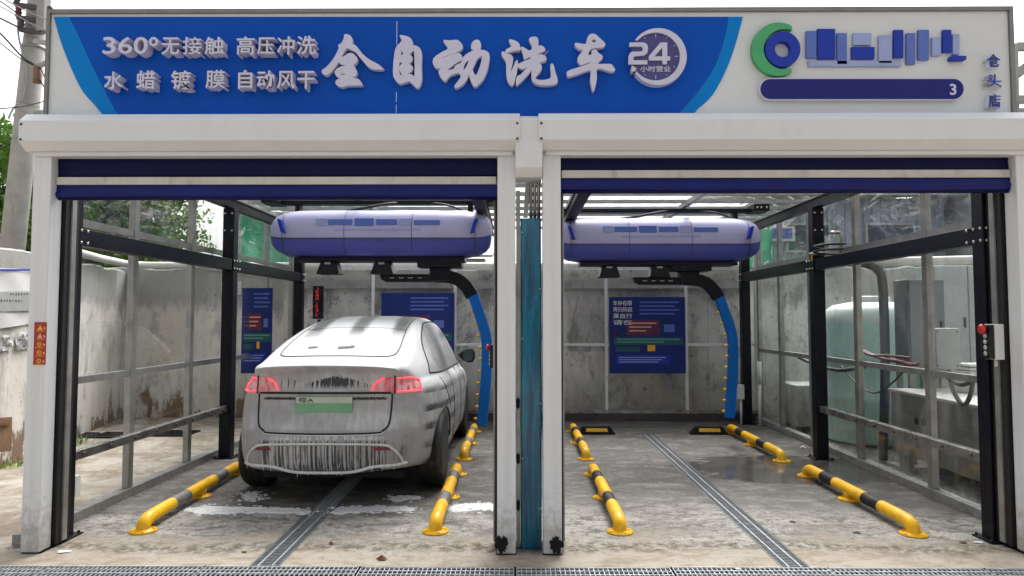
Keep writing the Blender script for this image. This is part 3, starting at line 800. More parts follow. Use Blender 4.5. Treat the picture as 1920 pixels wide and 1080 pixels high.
# raised lettering
LD = .085; YF = SY - .0045 - LD
def letters(items, Y, depth, mat, bold, name='lettering'):
    mes = [text_uv(b_, u0, u1, v0, v1, Y, depth, bold) for b_, u0, u1, v0, v1 in items]
    return link_mesh(name, join_meshes(mes), mat, t_sign)
letters([('3', 192, 217, 69, 101), ('6', 221, 248, 69, 101), ('0', 250, 277, 69, 101), ('°', 279, 296, 69, 87),
         ('无', 302, 336, 70, 102), ('接', 342, 378, 69, 102), ('触', 383, 420, 69, 102),
         ('高', 443, 477, 68, 102), ('压', 482, 514, 70, 102), ('冲', 519, 552, 68, 102), ('洗', 556, 592, 67, 102)], YF, LD, M['letter'], .011)
letters([('水', 194, 230, 134, 167), ('蜡', 255, 291, 132, 167), ('镀', 320, 358, 132, 167), ('膜', 385, 422, 131, 165),
         ('自', 446, 473, 131, 166), ('动', 481, 514, 132, 166), ('风', 519, 553, 133, 166), ('干', 557, 590, 133, 166)], YF, LD, M['letter'], .011)
def z1(p): return [(590 + x/8, 50 + y/8) for x, y in p]
def z2(p): return [(790 + x/8, 50 + y/8) for x, y in p]
def z3(p): return [(930 + x/8, 50 + y/8) for x, y in p]
quan = [z1([(450,120),(500,122),(540,150),(560,200),(555,250),(610,285),(660,345),(720,420),(800,485),(880,530),(960,575),(1000,610),(1016,634),(880,630),(800,590),(740,520),(680,455),(625,385),(560,345),(480,315),(450,350),(400,445),(440,450),(500,405),(560,402),(610,440),(636,490),(620,530),(585,560),(590,600),(625,670),(615,720),(572,772),(620,780),(665,800),(700,860),(690,872),(500,876),(400,900),(335,870),(315,825),(340,795),(382,780),(330,735),(305,690),(312,660),(340,630),(400,600),(460,592),(466,572),(400,560),(358,525),(330,560),(280,630),(220,690),(165,722),(115,690),(115,650),(165,620),(240,540),(290,470),(340,380),(370,300),(357,285),(372,265),(400,252),(440,180)]),
        z1([(370,700),(415,698),(460,700),(455,720),(400,726)])]
zi = [z1([(1282,131),(1340,137),(1410,160),(1450,200),(1467,250),(1460,276),(1520,290),(1570,325),(1595,380),(1600,450),(1595,560),(1598,680),(1600,780),(1580,870),(1545,912),(1520,902),(1470,858),(1425,815),(1370,822),(1300,848),(1250,832),(1200,770),(1182,710),(1185,560),(1200,420),(1215,340),(1240,290),(1280,250),(1310,205),(1300,170)]),
      z1([(1290,345),(1320,380),(1345,400),(1425,400),(1470,355),(1495,370),(1505,600),(1500,740),(1490,768),(1475,738),(1440,715),(1392,706),(1440,670),(1468,620),(1440,575),(1402,555),(1440,530),(1462,475),(1435,425),(1380,412),(1330,414),(1292,438)]),
      z1([(1266,537),(1318,541),(1276,600),(1280,660),(1303,695),(1300,718),(1285,738),(1263,680)])]
dong = [z2([(340,205),(420,210),(520,200),(570,225),(610,280),(610,325),(560,362),(480,392),(275,472),(280,486),(480,410),(530,396),(580,410),(605,450),(605,490),(540,530),(470,575),(380,645),(375,660),(490,635),(510,590),(560,562),(600,545),(615,490),(660,430),(740,380),(800,350),(765,335),(752,300),(770,235),(820,200),(865,212),(888,270),(882,345),(940,355),(990,380),(1015,430),(1010,520),(980,660),(920,790),(850,865),(800,893),(760,840),(725,740),(712,705),(690,760),(640,840),(570,895),(515,912),(505,885),(560,810),(600,745),(565,690),(500,700),(420,735),(375,790),(350,812),(300,760),(265,690),(280,640),(355,567),(300,600),(240,622),(195,580),(178,520),(200,460),(300,390),(405,330),(375,270)]),
        z2([(682,510),(714,506),(700,560),(642,660),(627,615),(642,560)]), z2([(840,470),(910,440),(905,520),(870,640),(825,732),(790,710),(762,635),(790,570)])]
xi = [z3([(205,195),(290,215),(340,255),(360,320),(355,345),(270,355),(160,388),(152,350),(190,325),(240,295),(220,250)]),
      z3([(95,380),(130,385),(170,410),(230,430),(250,480),(240,550),(222,640),(222,682),(250,640),(300,522),(318,515),(318,600),(300,710),(275,800),(265,850),(235,876),(190,830),(165,740),(160,600),(150,510),(95,430)]),
      z3([(505,180),(540,157),(600,157),(628,200),(630,280),(690,290),(730,330),(725,360),(660,388),(615,424),(690,420),(740,450),(750,490),(720,513),(640,538),(670,570),(682,620),(650,680),(600,740),(585,775),(640,800),(740,800),(820,770),(830,700),(825,575),(855,568),(885,680),(918,790),(905,845),(820,870),(690,870),(600,850),(550,800),(538,720),(550,630),(583,582),(520,660),(440,750),(320,866),(305,840),(310,780),(340,730),(360,735),(420,670),(480,602),(400,628),(345,608),(332,570),(400,530),(520,480),(513,447),(430,478),(415,420),(380,310),(430,325),(490,360),(540,340),(545,280),(510,220)])]
che = [z3([(1200,245),(1270,258),(1355,260),(1370,190),(1400,130),(1450,108),(1500,125),(1560,180),(1630,250),(1625,282),(1590,303),(1450,320),(1400,360),(1377,423),(1440,418),(1440,370),(1470,345),(1510,360),(1530,395),(1585,430),(1590,475),(1540,520),(1525,560),(1700,562),(1740,580),(1780,640),(1760,665),(1700,663),(1620,633),(1510,628),(1508,760),(1490,870),(1460,963),(1440,900),(1422,800),(1425,650),(1300,680),(1200,715),(1090,742),(1072,710),(1080,670),(1200,625),(1320,590),(1418,542),(1418,522),(1340,553),(1280,568),(1240,520),(1235,460),(1270,410),(1310,350),(1250,330),(1192,280)]),
       z3([(1442,195),(1475,180),(1513,225),(1445,236)])]
for ch in (quan, zi, dong, xi, che):
    shape('lettering', ch, SY-.053, .048, M['letter'], t_sign, 3, .004)
# round 24-hour clock emblem
def zc(p): return [(1150 + x*160/1329, 40 + y*160/1329) for x, y in p]
dial = zc([(660+392*math.cos(2*PI*k/64), 545+386*math.sin(2*PI*k/64)) for k in range(64)])
em = shape('clock_emblem', [dial], SY-.05, .045, M['dial'], t_sign)
ring = [(700+444*math.cos(R(a)), 548+444*math.sin(R(a))) for a in range(-144, 150, 6)]
ring += [(372, 768), (285, 790), (287, 684), (366, 732), (345, 742)] 
ring += [(660+380*math.cos(R(a)), 545+374*math.sin(R(a))) for a in range(144, -140, -6)]
shape('ring', [zc(ring)], SY-.066, .062, M['letter'], em)
two = [(252,328),(480,328),(525,355),(542,420),(530,490),(480,530),(345,540),(315,560),(315,605),(532,605),(530,668),(235,668),(238,540),(260,490),(310,470),(440,468),(458,450),(458,410),(440,390),(250,390)]
four = [(735,328),(840,328),(840,545),(885,545),(885,606),(835,606),(835,665),(765,665),(765,606),(555,606),(555,540)]
shape('numerals', [zc(two), zc(four), zc([(765,405),(765,545),(640,545)])], SY-.066, .0155, M['letter'], em)
me = text_uv('小时营业', 1150+420*.1204, 1150+895*.1204, 40+692*.1204, 40+785*.1204, SY-.054, .0035, .012); link_mesh('lettering', me, M['letter'], em)
mb = MB()
for k in range(12):
    if k in (6, 7, 9, 10): 
        if k in (9, 10): pass
    a = R(30*k)
    if k in (4, 5, 7, 6) and k in (5, 6, 7): continue
    r0, r1 = (300, 355) if k % 3 == 0 else (325, 350)
    p = zc([(660+r0*math.cos(a), 545+r0*math.sin(a)*.98), (660+r1*math.cos(a), 545+r1*math.sin(a)*.98)])
    A, B = at(*p[0], SY-.052), at(*p[1], SY-.052); mb.bar(A, B, .004, .004)
mb.build('hour_marks', M['letter'], em)
# store name down the right edge: blue faces on white backs
for ch, u0, u1, v0, v1 in (('仓', 1850.5, 1875.5, 101, 125.5), ('头', 1851, 1877.5, 139, 163.5), ('店', 1853.5, 1876.5, 176, 201)):
    k = link_mesh('lettering', text_uv(ch, u0-.8, u1+.8, v0-.8, v1+.8, SY-.05, .05, .0), M['letter_side'], t_sign)
    link_mesh('face', text_uv(ch, u0, u1, v0, v1, SY-.0535, .003, .0), M['royal'], k)
# round logo and the illegible blue shapes on the white side
cx_, cy_ = 1462, 92
outer = [(cx_-2+50*math.cos(R(a)), cy_+50*math.sin(R(a))) for a in range(60, 301, 8)]
inner = [(cx_+10+40*math.cos(R(a)), cy_+38*math.sin(R(a))) for a in range(290, 69, -8)]
lg = shape('logo_crescent', [outer + inner], SY-.045, .042, M['logogreen'], t_sign)
ringl = [(cx_+6+33*math.cos(2*PI*k/40), cy_+33*math.sin(2*PI*k/40)) for k in range(40)]; holel = [(cx_+6+15*math.cos(2*PI*k/30), cy_+15*math.sin(2*PI*k/30)) for k in range(30)]
shape('logo_ring', [ringl, holel], SY-.052, .049, M['royal'], t_sign)
rr = random.Random(11)
for (u0, u1, v0, v1, mname) in ((1512, 1530, 58, 108, 'midblue'), (1533, 1566, 54, 110, 'royal'), (1570, 1588, 62, 120, 'midblue'), (1597, 1640, 88, 110, 'royal'), (1600, 1634, 62, 84, 'paleblue'), (1648, 1672, 66, 118, 'paleblue'),
    (1676, 1694, 56, 108, 'royal'), (1700, 1716, 62, 120, 'midblue'), (1722, 1742, 56, 112, 'midblue'), (1748, 1764, 70, 104, 'paleblue'), (1768, 1784, 56, 98, 'royal'), (1787, 1799, 64, 102, 'paleblue'), (1516, 1690, 114, 124, 'paleblue')):
    shape('blue_shape', [[(u0, v0), (u1, v0), (u1, v1), (u0, v1)]], SY-.022, .019, M[mname], t_sign)
shape('blue_dash', [[(1784, 104.5), (1812, 104.5), (1812, 111.5), (1784, 111.5)]], SY-.05, .047, M['royal'], t_sign)
def pill(u0, u1, v0, v1):
    r = (v1-v0)/2; cv = (v0+v1)/2
    return [(u1-r+r*math.cos(R(a)), cv+r*math.sin(R(a))) for a in range(-90, 91, 10)] + [(u0+r-r*math.cos(R(a)), cv-r*math.sin(R(a))) for a in range(-90, 91, 10)]
pb = shape('number_pill', [pill(1424, 1809, 146, 187.5)], SY-.04, .037, M['letter_side'], t_sign)
shape('pill_face', [pill(1426, 1807, 148, 185.5)], SY-.044, .0035, M['navy'], pb)
link_mesh('lettering', text_uv('3', 1781.5, 1793, 157, 178, SY-.047, .0025, .02), M['letter'], pb)

# red warning sticker on the left post
t = thing('warning_sticker', 'narrow red sticker with yellow warning symbols on the left white post', 'sticker', at(75, 644, 4.92))
a, c_ = at(62, 684, 4.927), at(88, 604, 4.927)
mb = MB(); mb.box(a.x, c_.x, 4.926, 4.9285, a.z, c_.z); mb.build('backing', M['sticker_red'], t)
W_ = c_.x-a.x; H_ = c_.z-a.z; xc = a.x+W_*.48
tri = MB(); rg = MB(); hand = MB(); lines = MB()
for k in range(5):
    zc_ = c_.z - H_*(.13+.195*k)
    if k < 2:
        s_ = W_*.22; tri.prism([(xc-s_, 4.9255, zc_-s_*.8), (xc+s_, 4.9255, zc_-s_*.8), (xc, 4.9255, zc_+s_)], (0, -.001, 0), 0 if k == 0 else 1)
    else:
        pts = [(xc+W_*.16*math.cos(2*PI*q/20), 4.925, zc_+W_*.16*math.sin(2*PI*q/20)) for q in range(21)]; rg.tube(pts, W_*.03, 6); rg.bar((xc-W_*.11, 4.925, zc_+W_*.11), (xc+W_*.11, 4.925, zc_-W_*.11), W_*.05, .001, (0,1,0))
    hand.prism([(xc+W_*.26, 4.9255, zc_+.006), (xc+W_*.42, 4.9255, zc_+.002), (xc+W_*.44, 4.9255, zc_-.012), (xc+W_*.33, 4.9255, zc_-.010)], (0, -.001, 0))
    lines.box(a.x+W_*.15, c_.x-W_*.12, 4.9245, 4.9255, zc_-H_*.075, zc_-H_*.068); lines.box(a.x+W_*.22, c_.x-W_*.2, 4.9245, 4.9255, zc_-H_*.092, zc_-H_*.086)
tri.build('warning_triangle', [M['sticker_yellow'], M['sticker_pale']], t); rg.build('prohibition_ring', M['sticker_yellow'], t); hand.build('hand_mark', M['sticker_pale'], t); lines.build('text_line', M['sticker_yellow'], t)

# ------------------------------------------------------------------ black steel frames inside each bay
FY = (5.30, 8.30, 10.95)
def steel_frame(label, xs, xi_):
    """xs: outer side with posts, xi_: inner top rail. sg points into the bay"""
    sg = 1 if xi_ > xs else -1
    t = thing('steel_portal', label, 'steel frame', (xs, 5.3, 0), 'black steel frames in the bays')
    for k, y in enumerate(FY):
        mb = MB(); mb.box(xs-.065, xs+.065, y-.065, y+.065, .013, 2.86)
        p = mb.build('post', M['black'], t, bevel=.005)
        if k < 2 or True:
            q = MB(); q.box(xs-.11, xs+.11, y-.11, y+.11, .001, .0125)
            for i in (-1, 1):
                for j in (-1, 1): q.lathe([(.012, .0126), (.012, .026), (.006, .03)], (xs+i*.088, y+j*.088, 0), 'Z', 6)
            q.build('foot_plate', M['black'], p)
        bo = MB()
        for z in (2.16, 2.25, 2.60, 2.80):
            for dx in (-.04, .04): bo.lathe([(.011, 0), (.011, -.006), (.006, -.011)], (xs+dx, y-.0655, z), 'Y', 8)
            if z < 2.5:
                for dy in (-.04, .04, .12):
                    bo.lathe([(.011, 0), (.011, sg*.006), (.006, sg*.011)], (xs+sg*.0655, y+dy, z), 'X', 8)
        bo.build('bolt', M['bolt'], p)
        # curved bracket under the top rail
        g = MB(); pts = [(0, 2.62)] + [(.16-.16*math.cos(a), 2.62+.2*math.sin(a)) for a in [PI/2*q/6 for q in range(1, 7)]] + [(0, 2.82)]
        g.prism([(xs+.003, y+.067+d, z) for d, z in pts], (.03, 0, 0)); g.build('bracket', M['black'], p)
    for (y0, y1) in ((FY[0]+.066, FY[1]-.066), (FY[1]+.066, FY[2]-.066)):
        mb = MB(); mb.box(xs-.055, xs+.055, y0, y1, 2.14, 2.27); mb.build('beam', M['black'], t, bevel=.004)
        # shiny lower guard rail with bolts
        gb = MB(); gb.box(xs-.035, xs+.035, y0, y1, .53, .60)
        if y0 < 8: 
            gr = gb.build('guard_rail', M['steel'], t, bevel=.006)
            n = 8
            for k in range(n):
                bo = MB(); bo.lathe([(.014, 0), (.014, sg*.007), (.008, sg*.012)], (xs+sg*.0355, y0+.14+(y1-y0-.28)*k/(n-1), .565), 'X', 10)
                bo.build('bolt', M['ceramic'], gr)
    for x in (xs, xi_):
        mb = MB(); y0 = 5.22
        mb.box(x-.05, x+.05, y0, 11.05, 2.861, 2.95); mb.box(x-.065, x+.065, y0, 11.05, 2.951, 2.965); mb.box(x-.065, x+.065, y0, 11.05, 2.845, 2.8605) if x == xi_ else None
        mb.build('top_rail', M['black'], t)
    for y in (5.24, 11.0):
        mb = MB(); mb.box(min(xs, xi_)+.051, max(xs, xi_)-.051, y-.05, y+.05, 2.80, 2.94); mb.build('cross_beam', M['black'], t)
    return t
steel_frame('black bolted steel frame around the foam covered car', -3.33, -.42)
steel_frame('black bolted steel frame of the empty bay', 3.45, .68)

# ------------------------------------------------------------------ glass side walls
def glass_wall(label, x, ys, zs, sg):
    t = thing('glass_wall', label, 'glass wall', (x, 5.3, 0), 'glass walls of the wash bays')
    mb = MB(); mb.box(x-.05, x+.05, 5.12, 11.2, .001, .075); mb.build('kerb', paint('kerb_cement', (.27, .265, .25), .85, var=.25, scale=12, dirt=(.1, .1, .09), dirt_amt=.6, bump=.5), t)
    for y in ys:
        mb = MB(); mb.box(x-.03, x+.03, y-.04, y+.04, .0755, 3.03); mb.build('mullion', M['alu'], t, bevel=.004)
    for z in zs:
        for ya, yb_ in zip(ys, ys[1:]):
            mb = MB(); mb.box(x-.022, x+.022, ya+.041, yb_-.041, z-.028, z+.028); mb.build('rail', M['alu'], t)
    zz = [.0755] + list(zs) + [3.03]
    for ya, yb_ in zip(ys, ys[1:]):
        for za, zb_ in zip(zz, zz[1:]):
            up = za > 2
            mb = MB()
            mb.box(x-.003, x+.003, ya+.041, yb_-.041, za+(.03 if za > .1 else .001), zb_-.03 if zb_ < 3 else zb_)
            mb.build('pane', M['film'] if up else (M['hazyglass'] if sg < 0 else M['glass']), t)
    return t
GYS = [5.32, 6.52, 7.68, 8.86, 10.0, 11.1]
glass_wall('clear glass wall in grey bars left of the foam covered car', -3.50, GYS, (1.10, 2.36, 3.0), 1)
glass_wall('clear glass wall in grey bars between the empty bay and the water tank', 3.72, [5.32, 6.55, 7.9, 9.15, 10.2, 11.1], (1.10, 2.36, 3.0), -1)
# rear glass screen: pale galvanised bars in front of the concrete
t = thing('rear_screen', 'pale galvanised bar screen with glass across the back of both bays', 'glass screen', (0, 11.2, 0))
xsr = [-3.47, -2.25, -.97, .06, 1.38, 2.62, 3.70]
for x in xsr:
    mb = MB(); mb.box(x-.022, x+.022, 11.2, 11.24, .1, 3.03); o = mb.build('upright', M['pvc'], t)
for z in (.10, 1.18, 2.36, 3.0):
    mb = MB(); mb.box(-3.47, 3.70, 11.195, 11.235, z+.023 if z < .2 else z-.02, (z+.07) if z < .2 else z+.02); mb.build('crossbar', M['pvc'] if z > .2 else M['steel'], t)
for a, b_ in zip(xsr, xsr[1:]):
    mb = MB(); mb.box(a+.023, b_-.023, 11.21, 11.216, .18, 2.33); mb.build('pane', M['glass'], t)
mb = MB(); mb.box(-3.47, 3.7, 11.20, 11.26, .001, .12); mb.build('sill', M['ceramic'], t)

# ------------------------------------------------------------------ clear roof on grey purlins
t = thing('clear_roof', 'clear sheet roof on grey purlins over the two wash bays', 'roof', (0, 5, 3.05))
for x in (-3.5, -1.95, -.42, .12, .68, 2.2, 3.72):
    mb = MB(); mb.box(x-.03, x+.03, 5.15, 11.3, 3.04, 3.10); mb.build('rafter', M['alu'], t)
for k in range(11):
    y = 5.3 + .59*k
    mb = MB(); mb.box(-3.6, 3.85, y-.025, y+.025, 3.101, 3.145); mb.build('purlin', M['alu'], t)
mb = MB(); 
for k in range(120):
    x0, x1 = -3.7+7.65*k/120, -3.7+7.65*(k+1)/120; h0, h1 = .012*math.sin(k*PI/2), .012*math.sin((k+1)*PI/2)
    vs = [mb.bm.verts.new(p) for p in ((x0,5.14,3.162+h0),(x1,5.14,3.162+h1),(x1,11.5,3.162+h1),(x0,11.5,3.162+h0))]; mb.bm.faces.new(vs)
mb.build('roof_sheet', M['roofsheet'], t)

# ------------------------------------------------------------------ overhead wash machines
def gantry(label, cx, cy, ho):
    t = thing('wash_machine', label, 'car wash machine', (cx, cy, 2.95), 'overhead car wash machines')
    # carriage beam over the rails
    mb = MB(); mb.box(cx-1.46, cx+1.46, cy+.06, cy+.20, 2.97, 3.02); mb.build('carriage_beam', M['black'], t, bevel=.004)
    for sx in (-1, 1):
        mb = MB(); mb.box(cx+sx*1.24, cx+sx*1.44, cy-.10, cy+.26, 2.968, 3.06)
        tr = mb.build('trolley', M['black'], t, bevel=.006); bo = MB()
        for dx in (1.28, 1.33, 1.40): bo.lathe([(.013, 0), (.013, -.006), (.006, -.01)], (cx+sx*dx, cy-.1005, 3.01), 'Y', 8)
        bo.build('bolt', M['bolt'], tr)
    # long rounded cover: profile in (y, z), swollen in the middle
    prof = [(.30, 2.78), (.24, 2.86), (.08, 2.885), (-.10, 2.87), (-.22, 2.80), (-.285, 2.70), (-.30, 2.60), (-.29, 2.52)]
    prof2 = [(-.292, 2.518), (-.275, 2.42), (-.21, 2.335), (-.05, 2.305), (.18, 2.31), (.30, 2.40), (.31, 2.62), (.30, 2.779)]
    HW = 1.31
    def shell(name, pr, mat, parent=t):
        mb = MB(); pr = [tuple(v) for v in catmull([(y, z, 0) for y, z in pr], 4)]; xs_ = [-1, -.985, -.95, -.88, -.75, -.5, 0, .5, .75, .88, .95, .985, 1]; rows = []
        for x in xs_:
            e = (1-abs(x)**9)**.5 if abs(x) < 1 else 0.0; e = .30 + .70*e
            rows.append([mb.bm.verts.new((cx + x*HW, cy + y*e, 2.62 + (z-2.62)*e)) for y, z, _ in pr])
        for a, b_ in zip(rows, rows[1:]):
            for k in range(len(pr)-1): mb.bm.faces.new((a[k], b_[k], b_[k+1], a[k+1])).smooth = True
        for r in (rows[0], rows[-1]):
            try: mb.bm.faces.new(r).smooth = True
            except ValueError: pass
        return mb.build(name, mat, parent)
    up = shell('upper_cover', prof, M['lavender']); lo = shell('lower_cover', prof2, M['violet'])
    pp = [tuple(v) for v in catmull([(y, z, 0) for y, z in prof + prof2], 4)]
    sm_ = MB()
    for xx in (-.86, -.30, .30, .86):
        e = .30 + .70*(1-abs(xx)**9)**.5
        sm_.tube([(cx+xx*HW, cy+y*e*1.004, 2.62+(z-2.62)*e*1.004) for y, z, _ in pp], .0035, 5)
    sm_.tube([(cx-.95*HW, cy-.293*.93, 2.519), (cx-.6*HW, cy-.2945, 2.519), (cx+.6*HW, cy-.2945, 2.519), (cx+.95*HW, cy-.293*.93, 2.519)], .005, 5); sm_.build('cover_seam', M['ceramic'], up)
    hs_ = MB(); hs_.tube(catmull([(cx+.2, cy+.1, 2.99), (cx+.05, cy-.02, 2.96), (cx-.25, cy-.05, 2.90), (cx-.45, cy+.02, 2.88)], 6), .016, 8); hs_.tube(catmull([(cx+.55, cy+.1, 2.99), (cx+.75, cy-.04, 2.95), (cx+.95, cy-.02, 2.89)], 6), .012, 8); hs_.build('hose', M['cable'], t)
    for sx in (-1, 1):      # slanted blue marks near both ends
        mb = MB(); pts = []
        for dx, z in ((1.165, 2.745), (1.12, 2.73), (1.075, 2.57), (1.12, 2.585)):
            pts.append((cx+sx*dx, cy-.33, z))
        mb.prism(pts, (0, .09, 0)); mb.build('side_mark', M['royal'], up)
    # soft blue lettering-like bars on the front: unreadable in the photo
    rr = random.Random(4)
    me_l = []
    for (a, b_, z0, z1, mn) in ((-.72, -.60, 2.66, 2.75, 'paleblue'), (-.58, -.30, 2.67, 2.74, 'midblue'), (-.27, -.05, 2.66, 2.75, 'midblue'), (-.02, .22, 2.67, 2.74, 'midblue'), (.25, .38, 2.66, 2.75, 'paleblue'), (.42, .72, 2.67, 2.73, 'midblue'), (-.5, .5, 2.60, 2.63, 'paleblue')):
        mb = MB(); mb.box(cx+a, cx+b_, cy-.303, cy-.24, z0, z1); mb.build('blue_shape', M[mn], up, bevel=.004)
    mb = MB(); mb.box(cx-1.0, cx+1.0, cy-.16, cy+.2, 2.262, 2.304); mb.build('base_plate', M['black'], t)
    # hanging dryer hoods
    for dx in (-.62, .02):
        mb = MB(); z0, z1 = 2.11, 2.268
        a = [(-.085, -.12, z1), (.085, -.12, z1), (.085, .10, z1), (-.085, .10, z1)]; b_ = [(-.135, -.15, z0), (.135, -.15, z0), (.135, .13, z0), (-.135, .13, z0)]
        va = [mb.bm.verts.new((cx+dx+x, cy+y, z)) for x, y, z in a]; vb_ = [mb.bm.verts.new((cx+dx+x, cy+y, z)) for x, y, z in b_]
        mb.bm.faces.new(va); mb.bm.faces.new(vb_[::-1])
        for k in range(4): mb.bm.faces.new((va[k], va[(k+1)%4], vb_[(k+1)%4], vb_[k]))
        hd = mb.build('dryer_hood', M['black'], t, bevel=.012)
        mb = MB(); mb.box(cx+dx-.04, cx+dx+.03, cy-.136, cy-.11, 2.225, 2.25); mb.build('clip', M['alu'], hd)
    # turning head and the boom
    hx = cx + ho
    mb = MB(); mb.box(hx-.14, hx+.38, cy-.16, cy+.18, 2.19, 2.2615); mb.box(hx, hx+.24, cy-.1, cy+.1, 2.03, 2.1895); hd = mb.build('turning_head', M['black'], t, bevel=.006)
    mb = MB()
    mb.prism([(hx-.60, cy-.06, 2.115), (hx+.1, cy-.06, 2.115), (hx+.1, cy-.06, 2.02), (hx-.52, cy-.06, 2.02), (hx-.58, cy-.06, 2.05)], (0, .12, 0))
    bo = mb.build('boom', M['black'], t, bevel=.006); q = MB()
    for k in range(4): q.box(hx-.48+.11*k, hx-.425+.11*k, cy-.0625, cy-.0605, 2.065, 2.072)
    q.build('slot', M['bolt'], bo)
    # swept elbow then the blue spray arm
    el = [(hx+.06, 2.085), (hx+.20, 2.085), (hx+.33, 2.05), (hx+.43, 1.965), (hx+.50, 1.85)]
    el = catmull([(x, cy, z) for x, z in el], 5); mb = MB(); rows = []
    for i, p in enumerate(el):
        d = (el[min(i+1, len(el)-1)] - el[max(i-1, 0)]).normalized(); nrm = Vector((d.z, 0, -d.x)); wdt = .075
        rows.append([mb.bm.verts.new(p + nrm*a + Vector((0, b_, 0))) for a, b_ in ((-wdt, -.05), (wdt, -.05), (wdt, .05), (-wdt, .05))])
    for a, b_ in zip(rows, rows[1:]):
        for k in range(4): mb.bm.faces.new((a[k], a[(k+1)%4], b_[(k+1)%4], b_[k]))
    mb.bm.faces.new(rows[0]); mb.bm.faces.new(rows[-1][::-1]); mb.build('elbow', M['black'], t, bevel=.006)
    ar = catmull([(hx+.50, cy, 1.90), (hx+.56, cy, 1.72), (hx+.64, cy, 1.48), (hx+.675, cy, 1.30), (hx+.675, cy, 1.0), (hx+.65, cy, .65), (hx+.62, cy, .32)], 5)
    mb = MB(); rows = []
    for i, p in enumerate(ar):
        d = (ar[min(i+1, len(ar)-1)] - ar[max(i-1, 0)]).normalized(); nrm = Vector((d.z, 0, -d.x)); wdt = .062
        rows.append([mb.bm.verts.new(p + nrm*a + Vector((0, b_, 0))) for a, b_ in ((-wdt, -.042), (wdt, -.042), (wdt, .042), (-wdt, .042))])
    for a, b_ in zip(rows, rows[1:]):
        for k in range(4): mb.bm.faces.new((a[k], a[(k+1)%4], b_[(k+1)%4], b_[k]))
    mb.bm.faces.new(rows[0]); mb.bm.faces.new(rows[-1][::-1]); arm = mb.build('spray_arm', M['armblue'], t, bevel=.012)
    for k in range(10):
        z = 1.66 - 1.26*k/9; i = min(range(len(ar)), key=lambda q: abs(ar[q].z-z)); p = ar[i]
        mb = MB(); mb.lathe([(.010, -.060), (.016, -.070), (.019, -.090), (.012, -.098), (.006, -.108)], (p.x, cy, z), 'X', 10); mb.build('nozzle', M['yellow'], arm)
    # carriage wheel hangers over the rails
    for sx in (-1, 1):
        mb = MB(); mb.box(cx+sx*1.05-.03, cx+sx*1.05+.03, cy+.07, cy+.19, 2.80, 2.969); mb.build('hanger', M['black'], t)
    return t
gantry('overhead car wash machine hanging above the foam covered car', -1.62, 8.60, .58)
gantry('overhead car wash machine hanging in the empty bay', 1.80, 9.30, .29)

# ------------------------------------------------------------------ yellow and black guide rails
def guide(label, x, y0, L, stained=False, xe=None):
    t = thing('guide_rail', label, 'guide rail', (x, y0, 0), 'yellow and black wheel guide rails')
    r = .050; zt = .085; xe = x if xe is None else xe
    def px(y): return x + (xe-x)*(y-y0)/L
    path = [(x, y0, .012), (x, y0, .03)] + [(x, y0+.11*(1-math.cos(a)), .03+(zt-.03)*math.sin(a)) for a in [PI/2*k/6 for k in range(1, 7)]]
    end = [(px(y0+L-.11*(1-math.cos(a))), y0+L-.11*(1-math.cos(a)), .03+(zt-.03)*math.sin(a)) for a in [PI/2*k/6 for k in range(6, 0, -1)]] + [(xe, y0+L, .03), (xe, y0+L, .012)]
    cuts = [.13, .24, .375, .64, .775, .87]
    b_ = [y0 + L*c for c in (.235, .375, .665, .80)]
    def seg(name, pts, mat):
        mb = MB(); mb.tube(pts, r, 16, cap=False); return mb.build(name, mat, t)
    st = M['foamgrey'] if stained else M['blackpaint']
    seg('yellow_section', path + [(px(b_[0]), b_[0], zt)], M['yellow'])
    seg('black_section', [(px(b_[0]), b_[0], zt), (px(b_[1]), b_[1], zt)], st)
    seg('yellow_section', [(px(b_[1]), b_[1], zt), (px(b_[2]), b_[2], zt)], M['yellow'])
    seg('black_section', [(px(b_[2]), b_[2], zt), (px(b_[3]), b_[3], zt)], st)
    seg('yellow_section', [(px(b_[3]), b_[3], zt)] + end, M['yellow'])
    def flange(fx, fy, leg):
        mb = MB(); mb.lathe([(.098, .001), (.098, .012), (.06, .013), (.056, .022)], (fx, fy, 0), 'Z', 24)
        for a in range(4): mb.lathe([(.011, .012), (.011, .021)], (fx+.078*math.cos(a*PI/2+.4), fy+.078*math.sin(a*PI/2+.4), 0), 'Z', 6)
        if leg: mb.lathe([(.05, .02), (.05, zt-.01)], (fx, fy, 0), 'Z', 14)
        mb.build('flange', M['yellow'], t)
    flange(x, y0, False); flange(xe, y0+L, False); flange(px(y0+L*.52), y0+L*.52, True)
guide('yellow and black guide rail smeared with foam left of the car', -2.80, 5.46, 2.0, True, -2.86)
guide('yellow and black guide rail right of the car, nearest the front drain', -.61, 5.46, 1.95, True)
guide('yellow and black guide rail beside the front wheel of the car, half hidden', -.60, 8.20, 1.95, True)
guide('yellow and black guide rail by the middle post in the empty bay, near the front', .765, 5.46, 1.95)
guide('yellow and black guide rail running back to the wheel stop by the middle post', .775, 8.22, 1.95)
guide('yellow and black guide rail next to the right glass, near the front', 2.92, 5.42, 1.95)
guide('yellow and black guide rail running back to the right wheel stop past the puddle', 2.94, 8.12, 1.98)
